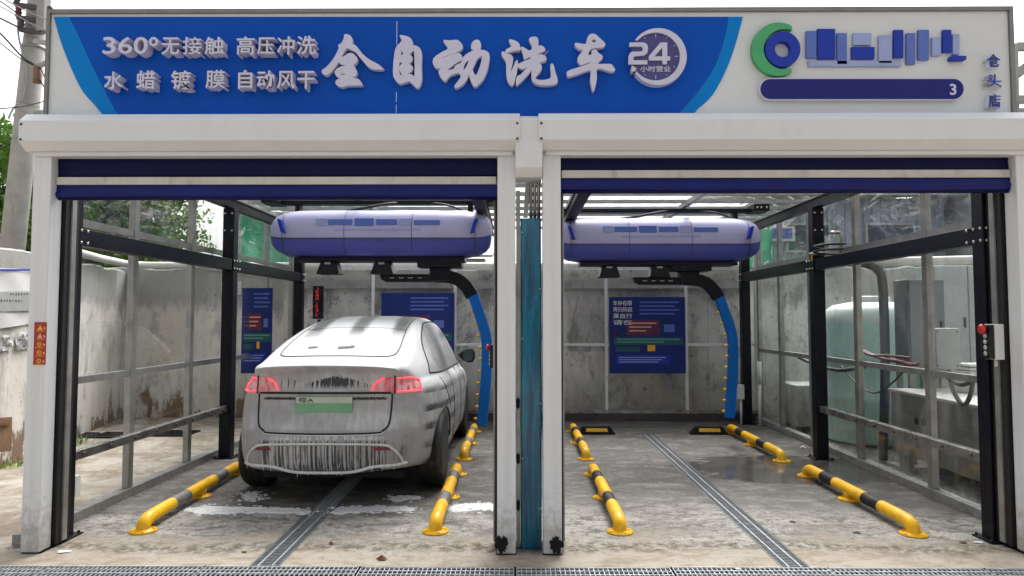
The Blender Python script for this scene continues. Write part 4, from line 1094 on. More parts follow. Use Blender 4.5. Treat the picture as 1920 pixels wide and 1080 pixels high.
def stop(label, x):
    t = thing('wheel_stop', label, 'wheel stop', (x, 10.0, 0), 'black rubber wheel stops')
    mb = MB(); w2, h = .265, .11
    a = [(-w2, -.08, .001), (w2, -.08, .001), (w2, .08, .001), (-w2, .08, .001)]; b_ = [(-w2+.08, -.035, h), (w2-.08, -.035, h), (w2-.08, .035, h), (-w2+.08, .035, h)]
    va = [mb.bm.verts.new((x+p[0], 10+p[1], p[2])) for p in a]; vb_ = [mb.bm.verts.new((x+p[0], 10+p[1], p[2])) for p in b_]
    mb.bm.faces.new(va[::-1]); mb.bm.faces.new(vb_)
    for k in range(4): mb.bm.faces.new((va[k], va[(k+1)%4], vb_[(k+1)%4], vb_[k]))
    mb.build('block', M['rubber'], t, bevel=.012)
    mb = MB(); q = .42
    def f(z, x_): y = 10 - .08 + (.045)*(z/h); return (x + x_, y-.004, z)
    mb.prism([f(.04, -.15), f(.04, .15), f(.082, .14), f(.082, -.14)], (0, .0035, .0015)); mb.build('reflective_strip', M['yellow'], t)
stop('black rubber wheel stop with yellow strip close to the middle post', 1.085)
stop('black rubber wheel stop with yellow strip at the foot of the blue spray arm', 2.625)

# ------------------------------------------------------------------ instruction boards on the back wall and on the side
def board(name_label, x0, x1, z0, z1, y, yaw=0.0, full=True):
    cx = (x0+x1)/2; t = thing('instruction_board', name_label, 'instruction board', (cx, y, z0), 'blue instruction boards')
    W2 = x1-x0; H = z1-z0
    mb = MB(); mb.box(x0, x1, y-.012, y, z0, z1); mb.build('panel', M['board_blue'], t)
    def lay(name, u0, u1, v0, v1, mat, d=.014): 
        m_ = MB(); m_.box(x0+W2*u0, x0+W2*u1, y-d, y-.0122, z1-H*v1, z1-H*v0); return m_.build(name, mat, t)
    lay('red_band', .22, .66, .30, .50, M['board_red']); lay('teal_band', .06, .97, .53, .63, M['board_teal'])
    lay('pale_mark', .72, .86, .36, .46, M['midblue']); lay('yellow_mark', .5, .6, .63, .71, M['sticker_yellow']); lay('teal_band', .08, .40, .655, .72, M['board_teal'])
    lay('blue_band', .08, .80, .76, .88, M['royal'])
    for q in range(3): lay('pale_row', .26, .62-.07*q, .335+.05*q, .352+.05*q, M['sticker_pale'], .0155); lay('pale_row', .12, .74-.05*q, .785+.03*q, .797+.03*q, M['paleblue'], .0155)
    for q in range(2): lay('pale_row', .10, .92-.2*q, .548+.035*q, .562+.035*q, M['tealbox'], .0155)
    for q in range(4): lay('pale_row', .40, .92-.06*(q % 2), .06+.05*q, .078+.05*q, M['midblue'], .0135)
    if full:
        mes = [fit_text(s_, x0+W2*.05, x0+W2*.30, z1-H*(.045+.085*i+.066), z1-H*(.045+.085*i), y-.0145, .002, .012) for i, s_ in enumerate(('车停在限', '再扫码启', '果自行', '请在'))]
        mes[2:] = mes[2:]
        link_mesh('lettering', join_meshes(mes), M['paper'], t)
        ic = MB(); xx, zz = x0+W2*.09, z1-H*.48
        ic.tube([(xx-.05, y-.015, zz), (xx, y-.015, zz+.06), (xx+.05, y-.015, zz), (xx-.05, y-.015, zz)], .006, 6); ic.tube([(xx-.05, y-.015, zz-.02), (xx+.05, y-.015, zz-.02)], .006, 6); ic.tube([(xx-.035, y-.015, zz-.05), (xx+.035, y-.015, zz-.05)], .006, 6)
        ic.build('icon', M['redhose'], t)
    if yaw: t.rotation_euler = (0, 0, yaw)
    return t
p0, p1 = at(1143, 700, 11.18), at(1284, 557, 11.18)
board('blue instruction board with red and teal bands at the back of the empty bay', p0.x, p1.x, p0.z, p1.z, 11.18)
p0, p1 = at(714, 692, 11.18), at(852, 549, 11.18)
board('blue instruction board on the back wall above the car roof', p0.x, p1.x, p0.z, p1.z, 11.18, full=False)
p0, p1 = at(452, 700, 9.4), at(512, 540, 9.4)
board('narrow blue notice board leaning out beside the left rear of the car', p0.x, p1.x, p0.z, p1.z, 9.4, full=False)

# LED sign on the rear left post
t = thing('led_display', 'tall black display with red glowing text on the rear left post', 'led display', (-3.2, 10.9, 1.6))
p0, p1 = at(586, 598, 10.85), at(606, 536, 10.85)
mb = MB(); mb.box(p0.x, p1.x, 10.85, 10.91, p0.z, p1.z); mb.box(p0.x-.02, p0.x+.03, 10.9105, 10.95, p0.z+.1, p1.z-.1); mb.build('case', M['screen_black'], t)
mb = MB(); rr = random.Random(2); xx = p0.x+.045
for k in range(20):
    z = p1.z-.03-(p1.z-p0.z-.06)*k/20
    for q in range(4):
        if rr.random() < .62: mb.box(xx+q*.011, xx+q*.011+.007, 10.847, 10.8495, z-.010, z)
mb.build('led_text', M['led'], t)
mb = MB(); mb.lathe([(.02, 0), (.028, .01), (.028, .06), (.01, .065)], (p1.x-.06, 10.87, p0.z-.07), 'Z', 10); o = mb.build('lamp_socket', M['black'], t)

# push-button boxes
def button_box(label, x, y, z, face):
    t = thing('button_box', label, 'control box', (x, y, z), 'push-button control boxes')
    # face: x direction the buttons look (-1 to the left)
    mb = MB(); mb.box(x, x-face*.065, y-.06, y+.06, z, z+.25); mb.build('case', M['boxwhite'], t, bevel=.006)
    mb = MB(); mb.box(x+face*.001, x+face*.034, y-.052, y+.052, z+.005, z+.245); pl = mb.build('button_plate', M['screen_black'], t, bevel=.004)
    mb = MB(); mb.lathe([(.016, face*.034), (.016, face*.05), (.034, face*.052), (.036, face*.068), (.02, face*.078)], (x, y-.01, z+.215), 'X', 14); mb.build('stop_button', M['red'], pl)
    for k in range(4):
        mb = MB(); mb.lathe([(.016, face*.0345), (.016, face*.044), (.010, face*.046)], (x, y-.01, z+.165-.041*k), 'X', 14); mb.build('button', M['bolt'], pl)
    mb = MB(); mb.tube([(x-face*.04, y, z-.001), (x-face*.04, y, z-.05)], .012, 8); mb.build('gland', M['pvc'], t)
p = at(1857, 674, 5.14); button_box('grey push-button box with red knob on the right front post', p.x, 5.14, p.z, -1)
p = at(925, 690, 7.6); button_box('grey push-button box with red knob behind the middle post, right of the car', p.x, 7.6, p.z, -1)
# thin pole that carries the middle button box
mb = MB(); mb.tube([(p.x+.06, 7.72, .012), (p.x+.06, 7.72, 2.9)], .022, 10); mb.lathe([(.07, .001), (.07, .012)], (p.x+.06, 7.72, 0), 'Z', 16)
o = mb.build('control_pole', M['alu'], loc=(p.x+.06, 7.72, 0)); tag(o, 'thin grey pole carrying the button box right of the car', 'pole')
def plain_box(name, label, cat, x0, x1, y0, y1, z0, z1, mat, group=None, lid=True):
    t = thing(name, label, cat, ((x0+x1)/2, (y0+y1)/2, z0), group)
    mb = MB(); mb.box(x0, x1, y0, y1, z0, z1); mb.build('case', mat, t, bevel=.006)
    if lid:
        e = min(x1-x0, z1-z0)*.07
        mb = MB(); mb.box(x0+e, x1-e, y0-.006, y0-.0005, z0+e, z1-e); pl = mb.build('cover', mat, t, bevel=.003)
        mb = MB()
        for i in (0, 1):
            for j in (0, 1): mb.lathe([(.008, 0), (.005, -.004)], (x0+e*1.8+i*(x1-x0-3.6*e), y0-.0065, z0+e*1.8+j*(z1-z0-3.6*e)), 'Y', 8)
        mb.build('screw', M['ceramic'], pl)
    return t
p = at(1386, 736, 10.86); plain_box('junction_box', 'small white junction box low on the rear right post', 'junction box', p.x-.06, p.x+.06, 10.8, 10.88, p.z-.1, p.z+.12, M['boxwhite'], 'white junction boxes')
mb = MB(); mb.tube([(p.x+.02, 10.85, .01), (p.x+.02, 10.85, p.z-.101)], .018, 8); mb.build('conduit', M['pvc'], None, loc=(p.x+.02, 10.85, .01)); tag(bpy.data.objects['conduit'], 'short white conduit rising to the box on the rear right post', 'conduit')
p = at(133, 912, 5.42); plain_box('junction_box', 'white junction box near the ground at the left front post', 'junction box', p.x-.05, p.x+.045, 5.40, 5.47, p.z-.08, p.z+.08, M['boxwhite'], 'white junction boxes')
p = at(1873, 918, 5.42); plain_box('junction_box', 'white junction box near the ground at the right front post', 'junction box', p.x-.035, p.x+.07, 5.40, 5.47, p.z-.09, p.z+.09, M['boxwhite'], 'white junction boxes')
# two uprights of white pipe standing in the rear right corner
for k, (u, v0) in enumerate(((1419, 788), (1441, 800))):
    g = grd(u, v0); mb = MB(); mb.tube([(g.x-.12, g.y, .01), (g.x-.12, g.y, .62)], .022, 10); mb.tube([(g.x-.12, g.y, .62), (g.x-.12, g.y, .95)], .03, 10)
    o = mb.build('standpipe', M['pvc'], loc=(g.x-.12, g.y, 0)); tag(o, ['white standpipe in the rear right corner, closer to the black post', 'white standpipe in the rear right corner, closer to the tank'][k], 'pipe', 'standpipes in the rear right corner')
# bent steel crank hooked over the right beam, with a hose gun lying on the beam
mb = MB(); p = at(1578, 497, 8.05); top = at(1578, 436, 8.05); lf = at(1553, 436, 8.05)
mb.tube([(p.x, 8.05, p.z), (p.x, 8.05, top.z-.015), (p.x-.012, 8.05, top.z), (lf.x, 8.05, top.z)], .019, 10); o = mb.build('crank_handle', M['steel'], loc=(p.x, 8.05, p.z)); tag(o, 'bent steel crank handle hooked on the right black beam', 'crank')
t = thing('spray_gun', 'brass spray gun with coiled black hose lying on the right black beam', 'spray gun', (3.44, 8.2, 2.28))
mb = MB(); mb.tube([(3.30, 8.16, 2.315), (3.36, 8.14, 2.318), (3.45, 8.12, 2.318)], [.012, .02, .024], 10); mb.build('gun', M['steel'], t)
mb = MB(); mb.tube([(3.33, 8.15, 2.30), (3.33, 8.14, 2.24)], .008, 8); mb.build('trigger', M['yellow'], t)
mb = MB(); pts = [(3.45+.16*math.cos(a*.9), 7.96+.14*math.sin(a*.9), 2.30+.008*a) for a in np.linspace(0, 16, 60)]; mb.tube(pts, .013, 8); mb.build('hose', M['cable'], t)

# ------------------------------------------------------------------ the foam covered car
CARX, CARY = -1.625, 6.07
def build_car():
    t = thing('parked_car', 'dark hatchback SUV covered in white soap foam, seen from behind', 'car', (CARX, CARY, 0))
    O = Vector((CARX, CARY, 0))
    from bisect import bisect
    def interp(xs, ys, x):
        # monotone cubic
        n = len(xs); d = [(ys[i+1]-ys[i])/(xs[i+1]-xs[i]) for i in range(n-1)]
        m = [d[0]] + [0 if d[i-1]*d[i] <= 0 else 2*d[i-1]*d[i]/(d[i-1]+d[i]) for i in range(1, n-1)] + [d[-1]]
        i = min(max(bisect(xs, x)-1, 0), n-2); h = xs[i+1]-xs[i]; s = (x-xs[i])/h
        return (2*s**3-3*s*s+1)*ys[i]+(s**3-2*s*s+s)*h*m[i]+(-2*s**3+3*s*s)*ys[i+1]+(s**3-s*s)*h*m[i+1]
    Wy = [0,.1,.25,.5,.9,1.5,2.5,3.4,3.9,4.3,4.6,4.75]; Ww = [.62,.715,.785,.86,.935,.95,.945,.95,.95,.90,.78,.58]
    By = [0,.3,.8,2.4,4.2,4.75]; Bz = [.275,.25,.22,.20,.22,.32]
    Sy = [0,.5,1.0,2.0,3.0,3.5,3.9,4.3,4.6,4.75]; Sz = [1.00,1.03,1.02,.99,.96,.945,.90,.80,.68,.56]
    Ty = [0,.12,.22,.32,.5,.9,1.3,1.8,2.3,2.8,3.1,3.5,3.8,3.95,4.3,4.6,4.75]; Tz = [1.195,1.235,1.238,1.245,1.295,1.415,1.51,1.59,1.622,1.60,1.53,1.31,1.12,1.05,.965,.84,.70]
    Ry = [0,.3,.5,.9,1.3,1.8,2.3,2.8,3.3,3.8,4.3,4.6,4.75]; Rw = [.60,.64,.635,.62,.60,.59,.585,.60,.64,.70,.72,.6,.42]
    ysh_z = [.25,.34,.46,.60,.645,.74,.86,.94,.965,1.02,1.10,1.19,1.24]; ysh_y = [.10,.04,.01,.0,.025,.045,.075,.085,.075,.085,.105,.025,.015]
    COL = [0, .4, .75, 1.0]
    def ring(y):
        wd, zb, zs, zt, wr = (interp(a, b_, y) for a, b_ in ((Wy, Ww), (By, Bz), (Sy, Sz), (Ty, Tz), (Ry, Rw)))
        wb = .90*wd; H = zs - zb
        pts = [(c*wb, zb + max(0, 1-y/1.2)*.055*c**1.5) for c in COL]
        pts += [(.965*wd, zb+.09*H), (.985*wd, zb+.22*H), (1.0*wd, zb+.42*H), (.998*wd, zb+.62*H), (.985*wd, zb+.80*H), (.962*wd, zs-.055), (.925*wd, zs+.0), (.895*wd, zs+.022)]
        x0, z0 = pts[-1]; xr, zr = wr, zt-.035*(1 if zt-zs > .2 else .7)
        for f in (.12, .45, .80): 
            bul = .03*math.sin(PI*f)*max(0, min(1, (zt-zs-.1)/.3)); pts.append((x0+(xr+.02-x0)*f + bul, z0+(zr-.03-z0)*f))
        pts += [(xr, zr), (.75*xr, zr+.55*(zt-zr)), (.4*xr, zr+.88*(zt-zr)), (0, zt)]
        return pts
    stations = [0,.05,.12,.2,.3,.42,.6,.8,1.05,1.3,1.6,1.95,2.3,2.65,2.95,3.2,3.45,3.7,3.9,4.1,4.3,4.5,4.65,4.75]
    bm = bmesh.new(); rings = []
    for y in stations:
        half = ring(y); rg = []
        for sgn in (1, -1):
            row = []
            for k, (x, z) in enumerate(half):
                if sgn == -1 and (k == 0 or k == len(half)-1): row.append(rings_cur[k]); continue
                sh = interp(ysh_z, ysh_y, min(max(z, .25), 1.24))*max(0, 1-y/.55) if z < 1.25 else 0
                tt = min(1, abs(x)/.70)
                bul = -.05*(1-tt*tt)*max(0, 1-y/.30)
                fb = .22*(1-min(1, abs(x)/.9)**2)*max(0, (y-4.2)/.55) if y > 4.2 else 0
                row.append(bm.verts.new((sgn*x, y+sh+bul+fb, z)))
            if sgn == 1: rings_cur = row
            rg.append(row)
        rings.append(rg)
    nP = len(rings[0][0])
    for a, b_ in zip(rings, rings[1:]):
        for s_ in (0, 1):
            for k in range(nP-1):
                q = (a[s_][k], a[s_][k+1], b_[s_][k+1], b_[s_][k])
                bm.faces.new(q if s_ else q[::-1])
    # rear and front faces: rows between left and right sides
    def cap(rg, y, rear):
        half = ring(y); rows = []
        for k in range(4-1, nP-3):            # k=3 is the bottom corner, nP-4 the roof edge
            xk, zk = half[k]
            if k == 3: rows.append([rg[1][3], rg[1][2], rg[1][1], rg[0][0], rg[0][1], rg[0][2], rg[0][3]]); continue
            if k == nP-4: rows.append([rg[1][k], rg[1][k+1], rg[1][k+2], rg[0][k+3], rg[0][k+2], rg[0][k+1], rg[0][k]]); continue
            row = [rg[1][k]]
            for c in (-.75, -.4, 0, .4, .75):
                x = c*xk
                if rear:
                    sh = interp(ysh_z, ysh_y, min(max(zk, .25), 1.24)); tt = min(1, abs(x)/.70); yy = y+sh-.05*(1-tt*tt)
                else: yy = y+.22*(1-min(1, abs(x)/.9)**2)
                row.append(bm.verts.new((x, yy, zk + (.0 if k < nP-6 else .012*(1-abs(c))))))
            row.append(rg[0][k]); rows.append(row)
        if rear:
            lip.extend(v for v in rows[-1])
        for a, b_ in zip(rows, rows[1:]):
            for i in range(6):
                try: bm.faces.new((a[i], a[i+1], b_[i+1], b_[i]))
                except ValueError: pass
    lip = []
    cap(rings[0], 0, True); cap(rings[-1], 4.75, False)
    cl = bm.edges.layers.float.get('crease_edge') or bm.edges.layers.float.new('crease_edge')
    for a, b_ in zip(lip, lip[1:]):
        e = bm.edges.get((a, b_))
        if e: e[cl] = .75
    bmesh.ops.remove_doubles(bm, verts=bm.verts, dist=1e-4)
    bmesh.ops.recalc_face_normals(bm, faces=bm.faces)
    # crease the spoiler lip
    me = bpy.data.meshes.new('car_body'); bm.to_mesh(me); bm.free()
    tmp = bpy.data.objects.new('tmp', me); C.objects.link(tmp)
    sd = tmp.modifiers.new('s', 'SUBSURF'); sd.levels = 2; sd.render_levels = 2
    # wheel openings
    cbm = bmesh.new()
    for yw in (.90, 3.79):
        for sx in (-1, 1):
            m_ = Matrix.Translation((sx*.88, yw, .355)) @ Matrix.Rotation(PI/2, 4, 'Y')
            bmesh.ops.create_cone(cbm, cap_ends=True, segments=40, radius1=.385, radius2=.385, depth=.52, matrix=m_)
    cme = bpy.data.meshes.new('c'); cbm.to_mesh(cme); cbm.free(); cob = bpy.data.objects.new('c', cme); C.objects.link(cob)
    bo = tmp.modifiers.new('b', 'BOOLEAN'); bo.object = cob; bo.operation = 'DIFFERENCE'; bo.solver = 'EXACT'
    bpy.context.view_layer.update(); dg = bpy.context.evaluated_depsgraph_get()
    body_me = bpy.data.meshes.new_from_object(tmp.evaluated_get(dg))
    tmp.modifiers.remove(bo); bpy.context.view_layer.update(); dg = bpy.context.evaluated_depsgraph_get()
    smooth_me = bpy.data.meshes.new_from_object(tmp.evaluated_get(dg))
    b2 = bmesh.new(); b2.from_mesh(smooth_me); bmesh.ops.triangulate(b2, faces=b2.faces); bvh = BVHTree.FromBMesh(b2); b2.free()
    bpy.data.objects.remove(tmp); bpy.data.objects.remove(cob)
    for p in body_me.polygons: p.use_smooth = True
    # wheel wells dark: faces created by the cut lie inside
    body_me.transform(Matrix.Translation(O))
    body = link_mesh('body', body_me, [M['car']], t)
    def snap(p, off):
        co, n, i, d = bvh.find_nearest(Vector(p)); return co + n*off, n
    def cast(p, d, off):
        co, n, i, dist = bvh.ray_cast(Vector(p), Vector(d))
        if co is None: co, n, i, dist = bvh.find_nearest(Vector(p))
        return co + n*off
    def coons(name, bot, right, top, left, nu, nv, caster, mat, parent, off, thick=.004, smoothc=True):
        """patch between four boundary polylines of 2D points, laid onto the body"""
        def param(pl, s):
            pl = catmull([(x, z, 0) for x, z in pl], 8) if len(pl) > 2 and smoothc else [Vector((x, z, 0)) for x, z in pl]
            L = [0]
            for a, b_ in zip(pl, pl[1:]): L.append(L[-1]+(b_-a).length)
            tt = s*L[-1]
            for i in range(len(pl)-1):
                if tt <= L[i+1]+1e-9:
                    return pl[i].lerp(pl[i+1], (tt-L[i])/max(L[i+1]-L[i], 1e-9))
            return pl[-1]
        mb = MB(); G = []
        B0, B1, T0, T1 = param(bot, 0), param(bot, 1), param(top, 0), param(top, 1)
        for j in range(nv+1):
            v = j/nv; row = []
            for i in range(nu+1):
                u = i/nu
                p = param(bot, u)*(1-v)+param(top, u)*v+param(left, v)*(1-u)+param(right, v)*u - (B0*(1-u)*(1-v)+B1*u*(1-v)+T0*(1-u)*v+T1*u*v)
                row.append(mb.bm.verts.new(caster(p.x, p.y, off) + O))
            G.append(row)
        for a, b_ in zip(G, G[1:]):
            for i in range(nu): mb.bm.faces.new((a[i], a[i+1], b_[i+1], b_[i])).smooth = True
        return mb.build(name, mat, parent)
    fr = lambda x, z, off: cast((x, -2, z), (0, 1, 0), off)            # from behind
    tp = lambda x, y, off: cast((x, y, 4), (0, 0, -1), off)            # from above
    def sidec(s_): return lambda y, z, off: cast((s_*3, y, z), (-s_, 0, 0), off)
    def line(name, pts, r, mat, parent, n=6):
        mb = MB(); mb.tube([p + O for p in pts], r, n); return mb.build(name, mat, parent)
    # rear window
    rw = coons('rear_window', [(-.52,.47),(-.42,.385),(0,.36),(.42,.385),(.52,.47)], [(.52,.47),(.525,.80),(.50,1.22)], [(-.50,1.22),(0,1.25),(.50,1.22)], [(-.52,.47),(-.525,.80),(-.50,1.22)], 24, 20, tp, M['carglass'], t, .003)
    edge = [(-.50,1.22),(0,1.25),(.50,1.22)]
    for pl in ([(-.52,.47),(-.53,.6),(-.525,.80),(-.50,1.22)], [(.52,.47),(.53,.6),(.525,.80),(.50,1.22)], [(-.50,1.22),(0,1.25),(.50,1.22)], [(-.52,.47),(-.42,.385),(0,.36),(.42,.385),(.52,.47)]):
        line('window_gap', [tp(p.x, p.y, .002) for p in catmull([(x, y, 0) for x, y in pl], 8)], .006 if pl[0][0] != -.50 else .004, M['seam'], rw)
    for sx in (-1, 1):     # roof rail gap lines running forward
        line('roof_gap', [tp(sx*x, y, .001) for x, y in ((.50,1.22),(.49,1.6),(.485,2.0),(.49,2.5),(.50,2.9))], .005, M['seam'], body)
    # side windows
    for sx in (-1, 1):
        sc = sidec(sx)
        sw = coons('side_window', [(.72,1.085),(1.2,1.06),(1.7,1.045)], [(1.7,1.045),(1.72,1.28),(1.72,1.50)], [(.78,1.13),(1.1,1.34),(1.72,1.50)], [(.72,1.085),(.78,1.13)], 20, 10, sc, M['carglass_side'], t, .003)
        sw2 = coons('side_window', [(1.76,1.043),(2.3,1.03),(2.62,1.025)], [(2.62,1.025),(2.62,1.3),(2.62,1.525)], [(1.78,1.505),(2.2,1.54),(2.62,1.525)], [(1.76,1.043),(1.77,1.3),(1.78,1.505)], 18, 10, sc, M['carglass_side'], t, .003)
        sw3 = coons('side_window', [(2.66,1.025),(3.0,1.02),(3.42,1.02)], [(3.42,1.02),(3.30,1.15)], [(2.66,1.525),(2.95,1.46),(3.30,1.15)], [(2.66,1.025),(2.66,1.3),(2.66,1.525)], 18, 10, sc, M['carglass_side'], t, .003)
        for pl in ([(.72,1.085),(.78,1.13),(1.1,1.345),(1.72,1.51),(2.2,1.545),(2.64,1.532),(2.95,1.47),(3.42,1.03)], [(.72,1.08),(1.2,1.055),(1.7,1.038),(2.6,1.02),(3.42,1.012)]):
            line('window_trim', [sc(p.x, p.y, .001) for p in catmull([(x, y, 0) for x, y in pl], 6)], .009, M['seam'], sw)
        # door gaps, fuel side seams
        for pl in ([(1.74,1.02),(1.76,.8),(1.74,.5),(1.66,.34)], [(2.66,1.01),(2.67,.7),(2.66,.3)], [(3.30,1.0),(3.36,.7),(3.28,.3)], [(1.66,.34),(2.2,.30),(3.28,.3)], [(1.0,1.02),(1.16,.86),(1.33,.70)]):
            line('door_gap', [sc(p.x, p.y, .0005) for p in catmull([(x, y, 0) for x, y in pl], 5)], .0045, M['seam'], body)
        # arch edge foam
        pts = [sc(.90+.39*math.cos(a), .355+.39*math.sin(a), .003) for a in np.linspace(.15, PI-.15, 22)]
        line('arch_edge', pts, .008, M['seam'], body)
        # mirror
        mz, my = 1.115, 3.22
        mb = MB(); st = [(0, .0), (.06, .07), (.13, .098), (.19, .092), (.215, .04)]
        rows = []
        for dx, hh in st:
            rows.append([mb.bm.verts.new(O + Vector((sx*(.865+dx), my+.02+.055*math.cos(a)*(1 if hh > .02 else .4)-.015*dx, mz+max(hh, .01)*math.sin(a)*(1-.18*(math.cos(a) > 0))))) for a in np.linspace(0, 2*PI, 14, endpoint=False)])
        for a, b_ in zip(rows, rows[1:]):
            for k in range(14): mb.bm.faces.new((a[k], a[(k+1)%14], b_[(k+1)%14], b_[k])).smooth = True
        mb.bm.faces.new(rows[0]); mb.bm.faces.new(rows[-1][::-1]); mi = mb.build('door_mirror', M['under'], t)
        mb = MB(); c0 = O + Vector((sx*(.865+.14), my-.046, mz)); mb.prism([c0 + Vector((sx*(-.012+.066*math.cos(a)*(abs(math.cos(a))**-.3 if abs(math.cos(a)) > .1 else 1)), 0, .076*math.sin(a))) for a in np.linspace(0, 2*PI, 20, endpoint=False)], (0, .004, 0)); mb.build('mirror_glass', M['winglass'], mi)
    # tail lights: outer part and lid part, each with a glowing bar
    for sx in (-1, 1):
        def dcast(a, z, off):   # a: 0..1 along the body corner from inner to outer
            x = .385 + a*.345; return cast((sx*(x + max(0, a-.55)*1.5), -1.2, z), (sx*-(max(0, a-.55)*1.33), 1.2+max(0, a-.55)*.6, 0), off)
        lidp = coons('tail_light', [(0,.975),(.3,.972),(.555,.965)], [(.555,.965),(.555,1.095)], [(.16,1.055),(.35,1.09),(.555,1.095)], [(0,.975),(.07,1.02),(.16,1.055)], 16, 8, dcast, M['tail'], t, .006)
        out = coons('tail_light', [(.575,.965),(.8,.955),(1.0,.95)], [(1.0,.95),(1.0,1.05)], [(.575,1.095),(.8,1.085),(1.0,1.05)], [(.575,.965),(.575,1.095)], 16, 8, dcast, M['tail'], t, .006)
        line('gap', [dcast(.565, z, .004) for z in (.955, 1.0, 1.05, 1.105)], .007, M['seam'], out)
        line('light_bar', [dcast(p.x, p.y, .010) for p in catmull([(.02,.985,0),(.09,1.03,0),(.18,1.06,0),(.33,1.085,0)], 4)], .007, M['lightbar'], lidp)
        line('light_bar', [dcast(a, z, .010) for a, z in ((.60,1.085),(.8,1.075),(.97,1.045),(.985,1.0),(.97,.962))], .007, M['lightbar'], out)
        line('light_bar', [dcast(a, z, .010) for a, z in ((.60,.97),(.8,.962),(.97,.958))], .009, M['lightbar'], out)
        # bumper reflectors
        coons('reflector', [(sx*.42,.495),(sx*.57,.495)], [(sx*.57,.495),(sx*.55,.52)], [(sx*.44,.52),(sx*.55,.52)], [(sx*.42,.495),(sx*.44,.52)], 8, 2, fr, M['redhose'], t, .006)
    # tailgate outline, number plate, lower foam beads
    sm = [(-.565,.955),(-.56,.80),(-.545,.70),(-.50,.655),(-.44,.635),(0,.628),(.44,.635),(.50,.655),(.545,.70),(.56,.80),(.565,.955)]
    line('tailgate_gap', [fr(p.x, p.y, .001) for p in catmull([(x, z, 0) for x, z in sm], 6)], .008, M['seam'], body)
    line('foam_bead', [fr(p.x, p.y-.012, .004) for p in catmull([(x, z, 0) for x, z in sm[3:8]], 8)], .006, M['foamline'], body)
    line('ledge_gap', [fr(x, .962, .001) for x in np.linspace(-.555, .555, 26)], .010, M['seam'], body)
    du = [(-.66,.365),(-.635,.44),(-.57,.515),(-.46,.54),(0,.548),(.46,.54),(.57,.515),(.635,.44),(.66,.365)]
    line('foam_bead', [fr(p.x, p.y, .004) for p in catmull([(x, z, 0) for x, z in du], 6)], .010, M['foamline'], body)
    rr = random.Random(9)
    ed = [(-.68,.372),(-.58,.365),(-.42,.355),(-.24,.312),(0,.305),(.24,.312),(.42,.355),(.58,.365),(.68,.372)]
    ep = [fr(p.x, p.y, .006) for p in catmull([(x, z, 0) for x, z in ed], 8)]
    fb = line('foam_bead', ep, .013, M['foamline'], body, 8)
    mb = MB()
    for k in range(46):
        p = ep[rr.randrange(len(ep))] + O + Vector((rr.uniform(-.01, .01), 0, -.006)); L = rr.choice((.008, .012, .018, .035)); mb.tube([p, p-Vector((0, 0, L))], [.004, .0015], 5)
    mb.build('foam_drips', M['foamline'], body)
    # drips under the spoiler lip and below the tailgate edge
    mb = MB()
    for k in range(90):
        x = rr.uniform(-.46, .46); p = fr(x, .612, .003) + O; L = rr.uniform(.02, .08); mb.tube([p, p + Vector((0, .002, -L))], [.005, .002], 5)
    mb.build('foam_drips', M['foamline'], body)
    # plate
    a, c_ = fr(-.24, .86, .0), fr(.24, .86, .0); yp = min(a.y, fr(0, .86, 0).y)-.012
    mb = MB(); mb.box(O.x-.24, O.x+.24, O.y+yp, O.y+yp+.008, .795, .935); pl = mb.build('number_plate', M['plate'], t, bevel=.003)
    mb = MB(); mb.box(O.x-.236, O.x+.236, O.y+yp-.002, O.y+yp-.0005, .88, .931); mb.build('pale_band', M['plate_pale'], pl)
    me = fit_text('粤A', O.x-.215, O.x-.085, .885, .925, O.y+yp-.0035, .0014, .01); link_mesh('lettering', me, M['ink'], pl)
    # wipers lying under the foam on the window
    line('foam_lump', [tp(x, y, .012) for x, y in ((-.02,.56),(.06,.58),(.12,.60))], .014, M['foamline'], rw)
    line('foam_lump', [tp(x, y, .010) for x, y in ((-.30,.58),(-.22,.60))], .010, M['foamline'], rw)
    # wheels
    for yw in (.90, 3.79):
        for sx in (-1, 1):
            c = O + Vector((sx*.815, yw, .352)); mb = MB(); s2 = sx
            mb.lathe([(.235, -.115), (.30, -.122), (.335, -.112), (.350, -.085), (.352, 0), (.350, .085), (.335, .112), (.30, .122), (.235, .115)], c, 'X', 48)
            wh = mb.build('wheel', M['tyre'], t); wh.data.name = 'tyre'
            tr = MB()
            for gx in (-.055, 0, .055): tr.lathe([(.3535, gx-.006), (.3535, gx+.006)], c, 'X', 48)
            tr.build('tread_groove', M['seam'], wh)
            rm = MB(); rm.lathe([(.238, -sx*.10), (.238, sx*.108), (.222, sx*.112), (.215, sx*.06), (.06, sx*.055), (.055, sx*.10), (.02, sx*.105)], c, 'X', 40)
            for k in range(10):
                a = 2*PI*k/10; d = Vector((0, math.cos(a), math.sin(a)))
                rm.bar(c + d*.05 + Vector((sx*.085, 0, 0)), c + d*.225 + Vector((sx*.098, 0, 0)), .03, .018, (1, 0, 0))
            rm.build('rim', M['rim'], wh)
    # dark underside tray and axle beam
    mb = MB(); mb.box(O.x-.62, O.x+.62, O.y+.35, O.y+4.3, .19, .25); mb.box(O.x-.70, O.x+.70, O.y+.84, O.y+.96, .28, .40); mb.build('underbody', M['under'], t)
    # black wheel-well liners lining each arch
    for yw in (.90, 3.79):
        for sx in (-1, 1):
            mb = MB(); arc = [R(-8 + 196*k/20) for k in range(21)]; x0_, x1_ = O.x+sx*.628, O.x+sx*.885
            ri = [mb.bm.verts.new((x0_, O.y+yw+.380*math.cos(q), .355+.380*math.sin(q))) for q in arc]; ro = [mb.bm.verts.new((x1_, O.y+yw+.380*math.cos(q), .355+.380*math.sin(q))) for q in arc]
            for k in range(20): mb.bm.faces.new((ri[k], ri[k+1], ro[k+1], ro[k]))
            mb.bm.faces.new(ri); mb.build('wheel_arch', M['under'], t)
    return t
build_car()

